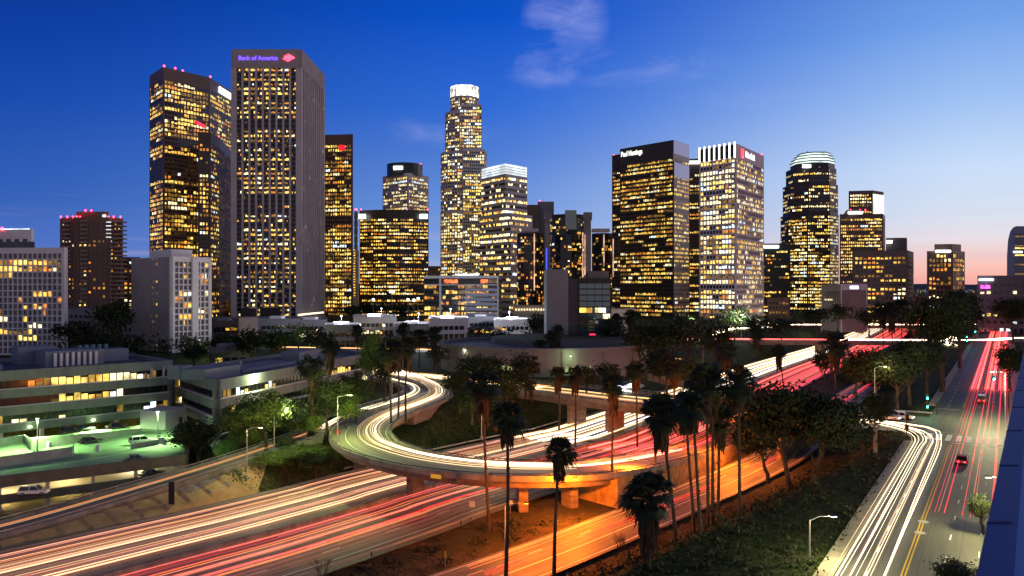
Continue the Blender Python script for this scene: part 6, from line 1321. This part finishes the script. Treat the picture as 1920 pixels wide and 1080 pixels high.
# ------------------------------------------------------------------ cars
TYRE = mat('tyre', (.01, .01, .01), .9); CGL = mat('car_glass', (.01, .012, .015), .08, spec=.6); TAIL = emi('tail_lamp', (1, .03, .05), 8); HEAD = emi('head_lamp', (1, .95, .85), 14); RIM = mat('rim', (.3, .3, .3), .4, .7)
def paint(n, c): return mat('paint_' + n, c, .28, .1, spec=.5, coat=.6)
def car(kind, pm, loc, rz, label, lights=True):
    e = empty({'sedan': 'car', 'suv': 'car', 'pickup': 'pickup_truck', 'van': 'van'}[kind], label, {'pickup': 'pickup', 'van': 'van'}.get(kind, 'car'), loc, None, rz)
    Lc, W_, hb, hr = {'sedan': (4.5, 1.8, .82, 1.42), 'suv': (4.7, 1.9, 1.0, 1.72), 'pickup': (5.5, 1.95, 1.0, 1.8), 'van': (5.6, 2.0, 1.1, 2.2)}[kind]; l = Lc / 2; w_ = W_ / 2
    prof = {'sedan': [(-l, .35), (-l, .75), (-l + .1, hb), (l - 1.2, hb), (l - .1, .7), (l, .5), (l, .35)], 'suv': [(-l, .4), (-l, .9), (-l + .1, hb), (l - 1.1, hb), (l - .1, .85), (l, .6), (l, .4)], 'pickup': [(-l, .5), (-l, 1.0), (l - 1.5, 1.02), (l - .15, .95), (l, .75), (l, .5)], 'van': [(-l, .4), (-l, 1.1), (l - .9, 1.12), (l - .1, .9), (l, .6), (l, .4)]}[kind]
    def ext(pr, ww, name, m_, par, tw=0):
        mb = MB(); k = len(pr); top = max(z for _, z in pr)
        def wx(z): return ww - tw * (z - pr[0][1]) / max(.01, top - pr[0][1])
        mb.v = [(x, -wx(z), z) for x, z in pr] + [(x, wx(z), z) for x, z in pr]; mb.f = [tuple(range(k)), tuple(reversed(range(k, 2 * k)))] + [(i, k + i, k + (i + 1) % k, (i + 1) % k) for i in range(k)]; mb.m = [0] * len(mb.f); o = mb.build(name, m_, par)
        bv = o.modifiers.new('b', 'BEVEL'); bv.width = .05; bv.segments = 2; return o
    bd = ext(prof, w_, 'body', pm, e, .06)
    cab = {'sedan': [(-l + .5, hb), (-l + 1.1, hr), (l - 2.0, hr), (l - 1.25, hb)], 'suv': [(-l + .12, hb), (-l + .35, hr), (l - 1.9, hr), (l - 1.15, hb)], 'pickup': [(-.3, 1.02), (-.15, 1.78), (.9, 1.78), (1.5, 1.02)], 'van': [(-l + .06, 1.12), (-l + .15, 2.1), (l - 1.6, 2.1), (l - .95, 1.12)]}[kind]
    ext([(x, z - .02 if i in (0, 3) else z - .06) for i, (x, z) in enumerate(cab)], w_ - .09, 'window_glass', CGL, e, .16)
    cx0, cx1 = cab[1][0], cab[2][0]; mb = MB(); mb.box(cx0 - .02, cx1 + .02, -w_ + .24, w_ - .24, cab[1][1] - .06, cab[1][1] + .01); mb.build('roof', pm, e)
    for x0, x1 in ((cab[0][0], cab[1][0]), ((cab[0][0] + cab[3][0]) / 2 - .05, (cab[0][0] + cab[3][0]) / 2 + .05), (cab[3][0], cab[2][0])):
        for s in (1, -1):
            zb = cab[0][1] - .02; zt_ = cab[1][1]; yb = s * (w_ - .08); yt_ = s * (w_ - .24); d_ = .05; pm_ = MB(); pm_.hexa([(x0 - d_, yb - .02, zb), (x0 + d_, yb - .02, zb), (x0 + d_, yb + .02, zb), (x0 - d_, yb + .02, zb), (x1 - d_, yt_ - .02, zt_), (x1 + d_, yt_ - .02, zt_), (x1 + d_, yt_ + .02, zt_), (x1 - d_, yt_ + .02, zt_)]); pm_.build('pillar', pm, e)
    if kind == 'pickup': mb = MB(); mb.box(-l + .1, -.4, -w_ + .15, w_ - .15, 1.0, 1.05); mb.build('cargo_bed', DARKM, e)
    for x in (-l + .85, l - .85):
        for s in (1, -1):
            mb = MB(); mb.tube([(x, s * (w_ - .22), .33), (x, s * (w_ + .01), .33)], .33, 14); wl = mb.build('wheel', TYRE, e); mb = MB(); mb.tube([(x, s * (w_ - .1), .33), (x, s * (w_ + .03), .33)], .19, 10); mb.build('rim', RIM, wl)
    for s in (1, -1):
        z_ = prof[1][1] - .12; mb = MB(); mb.box(-l - .04, -l + .02, s * (w_ - .42) - .17, s * (w_ - .42) + .17, z_ - .12, z_ + .06); mb.build('tail_light', TAIL if lights else mat('lamp_off', (.2, .02, .02), .3), e)
        mb = MB(); mb.box(l - .05, l + .04, s * (w_ - .4) - .18, s * (w_ - .4) + .18, .55, .7); mb.build('headlight', HEAD if lights else RIM, e)
    return e
WP, SP, BP, RP, GP = paint('white', (.7, .7, .68)), paint('silver', (.4, .4, .42)), paint('black', (.015, .015, .018)), paint('red', (.45, .02, .02)), paint('grey', (.12, .12, .13))
ca = -math.atan2(.66, .75) + 0.0
g3 = lambda x, y, z: P(x, y, z)
car('pickup', WP, g3(1604, 781, 0), ca, 'white pickup truck waiting on the cross street'); car('sedan', SP, g3(1566, 777, 0), ca, 'silver car behind the white pickup on the cross street'); car('sedan', BP, g3(1633, 784, 0), ca, 'dark car just ahead of the white pickup, behind the pale trunks')
car('sedan', WP, g3(1667, 787, 0), ca, 'white sedan on the cross street beside the white sport utility car'); car('suv', WP, g3(1692, 786, 0), ca, 'white sport utility car with bright headlights at the stop line')
sa = math.atan2(1, .618)
car('van', RP, g3(1841, 755, 0), sa, 'reddish van driving away past the crossing'); car('sedan', RP, g3(1804, 868, 0), sa, 'red car waiting before the crosswalk in the right lanes')
oa = math.pi / 4
for x, y, z, k, pm, rz, lb in ((169, 831, -3, 'sedan', BP, oa + .2, 'dark car parked on the green lit roof deck'), (265, 832, -3, 'suv', WP, oa, 'white car beside the low wall on the roof deck'), (256, 866, -3, 'sedan', GP, oa - .3, 'grey car parked at the near edge of the roof deck'),
    (64, 928, -6.1, 'suv', WP, oa - .6, 'white car inside the middle level of the garage'), (285, 893, -6.1, 'sedan', BP, oa, 'dark car inside the middle level of the garage at its right end'), (75, 968, -9, 'sedan', GP, oa + 1.2, 'dark car behind bars in the lowest garage level'), (130, 812, -3, 'sedan', BP, oa + .1, 'dark car under the long office building, left one'),
    (157, 808, -3, 'sedan', GP, oa + .1, 'dark car under the long office building, middle one'), (218, 803, -3, 'sedan', BP, oa + .1, 'dark car under the long office building, right one')): car(k, pm, g3(x, y, z), rz, lb, False)
# ------------------------------------------------------------------ streaks of car lights, at lamp height above their lanes
TRC = [('w', (1, .66, .36), .65), ('w2', (1, .84, .56), 1.6), ('c', (.72, .80, 1), 1.6), ('o', (1, .30, .08), .45), ('p', (1, .24, .17), .40), ('r', (1, .02, .03), .55), ('r2', (1, .05, .07), 1.4), ('a', (1, .48, .06), .6), ('f', (1, .40, .24), .045), ('fr', (1, .12, .08), .06)]
TM = [trailmat('streak_' + n, c, s) for n, c, s in TRC]; TI = {n: i for i, (n, c, s) in enumerate(TRC)}
def sub(path, y0, y1=None):
    s = np.concatenate([[0], np.cumsum(np.linalg.norm(np.diff(path[:, :2], axis=0), axis=1))]); return s
def streams(name, label, path, lanes, cols, n, h=(.55, 1.0), r=(.03, .09), jit=.9, full=.75, maxsegs=None, u0=0.0, u1=1.0, pair=.65):
    mb = MB(); L_ = len(path); rn = random.Random(label)
    for ln in lanes:
        for k in range(n):
            o_ = ln + rn.choice((-pair, pair)) + rn.gauss(0, jit * .3); hh = rn.uniform(*h); rr = rn.uniform(*r) * (.5 + rn.random()); c = TI[rn.choice(cols)]
            a_, b_ = (u0, u1) if rn.random() < full else sorted((rn.uniform(u0, u1), rn.uniform(u0, u1)))
            i0, i1 = int(a_ * (L_ - 1)), int(b_ * (L_ - 1))
            if i1 - i0 < 3: continue
            st = 1 if i1 - i0 < 60 else 2; dr = rn.gauss(0, .25); w_ = np.linspace(0, 1, i1 - i0 + 1); wob = o_ + dr * np.sin(w_ * rn.uniform(1, 4) + rn.uniform(0, 6))
            q = offs(path, 0)[i0:i1 + 1]; nn = normals(path)[i0:i1 + 1]; q = q.copy(); q[:, :2] += nn * wob[:, None]; q[:, 2] += hh
            mb.tube([tuple(p) for p in q[::st]], rr, 4, c, caps=False)
    o = mb.build(name, TM, None); o['kind'] = 'stuff'; o['label'] = label; o['category'] = 'light streaks'; o.visible_shadow = True; return o
mn = median[(median[:, 1] < 196)]; mf = median[(median[:, 1] >= 186) & (median[:, 1] < 900)]
LX = int(np.argmin(np.hypot(loop[:, 0] + 4, loop[:, 1] - 138.5)))
LW_ = [4.4, 8, 11.6, 15.2, 18.9]
streams('headlight_streaks', 'cream and pink headlight streaks on the near left freeway lanes', mn, LW_, ['w', 'w', 'w', 'p', 'o', 'p', 'o'], 8, r=(.02, .055), jit=.9, full=.5)
streams('headlight_streaks', 'faint broad warm streaks filling the near left freeway lanes', mn, LW_, ['f', 'f', 'f'], 6, h=(.4, .9), r=(.08, .22), jit=2.6, full=.5)
streams('taillight_streaks', 'faint broad red streaks filling the near red freeway lanes', mn, [-3.6, -7.2, -10.8, -13.5], ['fr', 'fr', 'fr'], 5, h=(.4, .9), r=(.07, .2), jit=2.6, full=.5)
streams('headlight_streaks', 'brilliant white headlight streaks on the freeway beyond the loop', mf, LW_, ['w', 'w2', 'w', 'w', 'a', 'c'], 9, r=(.04, .11), full=.85)
streams('taillight_streaks', 'pinkish red taillight streaks on the near freeway lanes', mn, [-3.6, -7.2, -10.8], ['p', 'p', 'r', 'o'], 9, r=(.02, .055), jit=.8, full=.45)
streams('taillight_streaks', 'deep red taillight streaks on the freeway beyond the loop', mf, [-3.6, -7.2, -10.8, -14.2, -18], ['r', 'r', 'p', 'r2', 'o'], 9, r=(.05, .12), full=.85)
streams('taillight_streaks', 'red streaks on the descending end of the loop ramp', loop[LX + 8:], [1.6], ['r', 'r', 'r2', 'p'], 9, r=(.04, .1), full=.85)
streams('headlight_streaks', 'bright white streaks sweeping round the loop ramp', loop[:LX + 8], [2.5, .9], ['w', 'w', 'w2', 'w', 'a'], 7, r=(.025, .075), jit=1.5, full=.9)
streams('headlight_streaks', 'pale streaks fading along the front of the loop ramp', loop[LX:LX + 26], [2.6, 1.4], ['w', 'p', 'w'], 6, r=(.03, .07), full=.8)
streams('headlight_streaks', 'white streaks at the head of the side ramp', rampB[:int(len(rampB) * .42)], [0], ['w', 'w', 'w2'], 7, r=(.03, .07), jit=1.5, full=.9)
streams('headlight_streaks', 'thin orange streak running down the side ramp', rampB[int(len(rampB) * .38):], [0], ['o', 'w', 'p'], 3, r=(.02, .05), jit=.25, full=1, pair=.25)
streams('taillight_streaks', 'red streaks fading over the orange off ramp', orange[int(len(orange) * .18):], [2.5, 0, -1.5], ['r', 'p', 'r', 'o'], 5, r=(.02, .07), full=.55)
streams('headlight_streaks', 'yellow white streaks along the cross street bridge', cross[3:int(len(cross) * .72)], [-1, -4.5], ['w', 'w', 'a'], 6, r=(.02, .055), full=.8)
for nm, o_, cv, cl_ in (('kerbside', .7, [(78, 154.5, 0), (80.3, 161, 0), (80.5, 167, 0), (78, 174, 0), (71, 181.5, 0), (60, 191, 0)], ['w2', 'w', 'w2']), ('second', 2.2, [(79, 153, 0), (82, 160, 0), (82.5, 167, 0), (79.5, 174.5, 0), (72, 182, 0), (60, 191.8, 0)], ['w2', 'w', 'w2', 'p']),
    ('third', 3.8, [(81, 154, 0), (83.5, 160, 0), (84.2, 166.5, 0), (81, 174, 0), (74, 181.5, 0), (62, 191.5, 0)], ['w2', 'w', 'a', 'w']), ('outer', 5.5, [(83.8, 157, 0), (87, 163.5, 0), (87.3, 168.5, 0), (84.5, 173, 0), (77, 180.5, 0), (65, 191, 0)], ['w2', 'w', 'w2'])):
    tp_ = smooth([(SL(y) + o_, y, 0) for y in (28, 60, 90, 120, 146)] + cv, 2)
    streams('headlight_streaks', 'white headlight streaks turning from the cross street, %s bundle' % nm, tp_, [0], cl_, 5, r=(.015, .045), jit=.5, full=.9, pair=.12)
streams('headlight_streaks', 'pink streaks crossing toward the waiting cars', cross[int(len(cross) * .55):-3], [-6.5], ['p', 'w', 'o'], 5, r=(.02, .05), full=.9)
sr = street[(street[:, 1] > 100) & (street[:, 1] < 470)]; sr = smooth(sr, 4)
streams('taillight_streaks', 'thin red taillight streaks in the right lanes of the main street', sr, [.2, -3.2, -6.6], ['r', 'p', 'r'], 9, r=(.02, .05), jit=1.0, full=.35)
sf = smooth(street[(street[:, 1] > 230) & (street[:, 1] < 860)], 6)
streams('taillight_streaks', 'broad glowing red streaks farther up the main street', sf, [.5, -3.2, -6.4], ['r2', 'r', 'r2', 'p', 'o'], 11, r=(.08, .2), full=.6)
xf = smooth([(180, 452, 0), (235, 445, 0), (268, 448, 0), (290, 462, 0), (330, 470, 0)], 5)
streams('headlight_streaks', 'white streaks bursting across the second crossing', xf, [0, 3], ['w2', 'w2', 'w', 'o'], 9, r=(.08, .18), full=.8)
x2 = smooth([(225, 405, 0), (240, 440, 0), (262, 470, 0), (290, 520, 0)], 5); streams('headlight_streaks', 'white streaks turning at the second crossing', x2, [0, 3], ['w2', 'w', 'w2'], 8, r=(.08, .2), full=.8)
streams('headlight_streaks', 'white streaks on the curved slip road beyond the bridge', hook1, [0, 1.5, -1.5], ['w2', 'w', 'w2'], 8, r=(.1, .25), full=.9)
br = smooth([(75, 466, 0), (110, 459, 0), (211, 450, 0), (240, 450, 0)], 6); streams('taillight_streaks', 'red streaks on the far road bridge', br, [0, 3], ['r', 'p', 'r'], 6, r=(.05, .14), full=.8)
br2 = smooth([(190, 640, 0), (260, 636, 0), (380, 640, 0)], 6); streams('headlight_streaks', 'pale streaks on the farthest low bridge', br2, [0, 3], ['w', 'r', 'w2'], 6, r=(.08, .16), full=.8)
bv_ = smooth([(-120, 398, 0), (-40, 380, 0), (30, 350, 0), (70, 330, 0)], 6); streams('headlight_streaks', 'short warm streaks on the boulevard behind the oval hall', bv_, [0, 3], ['w', 'a', 'o'], 5, r=(.05, .12), full=.4)
streams('headlight_streaks', 'bluish white hook of light beside the lawn', hook2[int(len(hook2) * .35):], [0], ['c', 'w2', 'c'], 6, r=(.06, .12), full=1)
topa = smooth([(-75, 312, 0), (-52, 290, 0), (-38.7, 276, 0), (-20, 262, 0), (-2, 246, 0), (10, 236, 0)], 2); streams('headlight_streaks', 'warm streaks where the cross street meets the loop ramp', topa, [2, -1, -3], ['w', 'w2', 'a'], 5, r=(.04, .09), full=.8)
far_red = smooth([(150, 330, -7.9), (175, 380, -7.9), (190, 420, -7.9), (196, 450, -7.9)], 5); streams('taillight_streaks', 'magenta red streaks between the dark trees right of the freeway', far_red, [0, 3], ['r', 'r', 'r2'], 8, r=(.06, .14), full=.8)
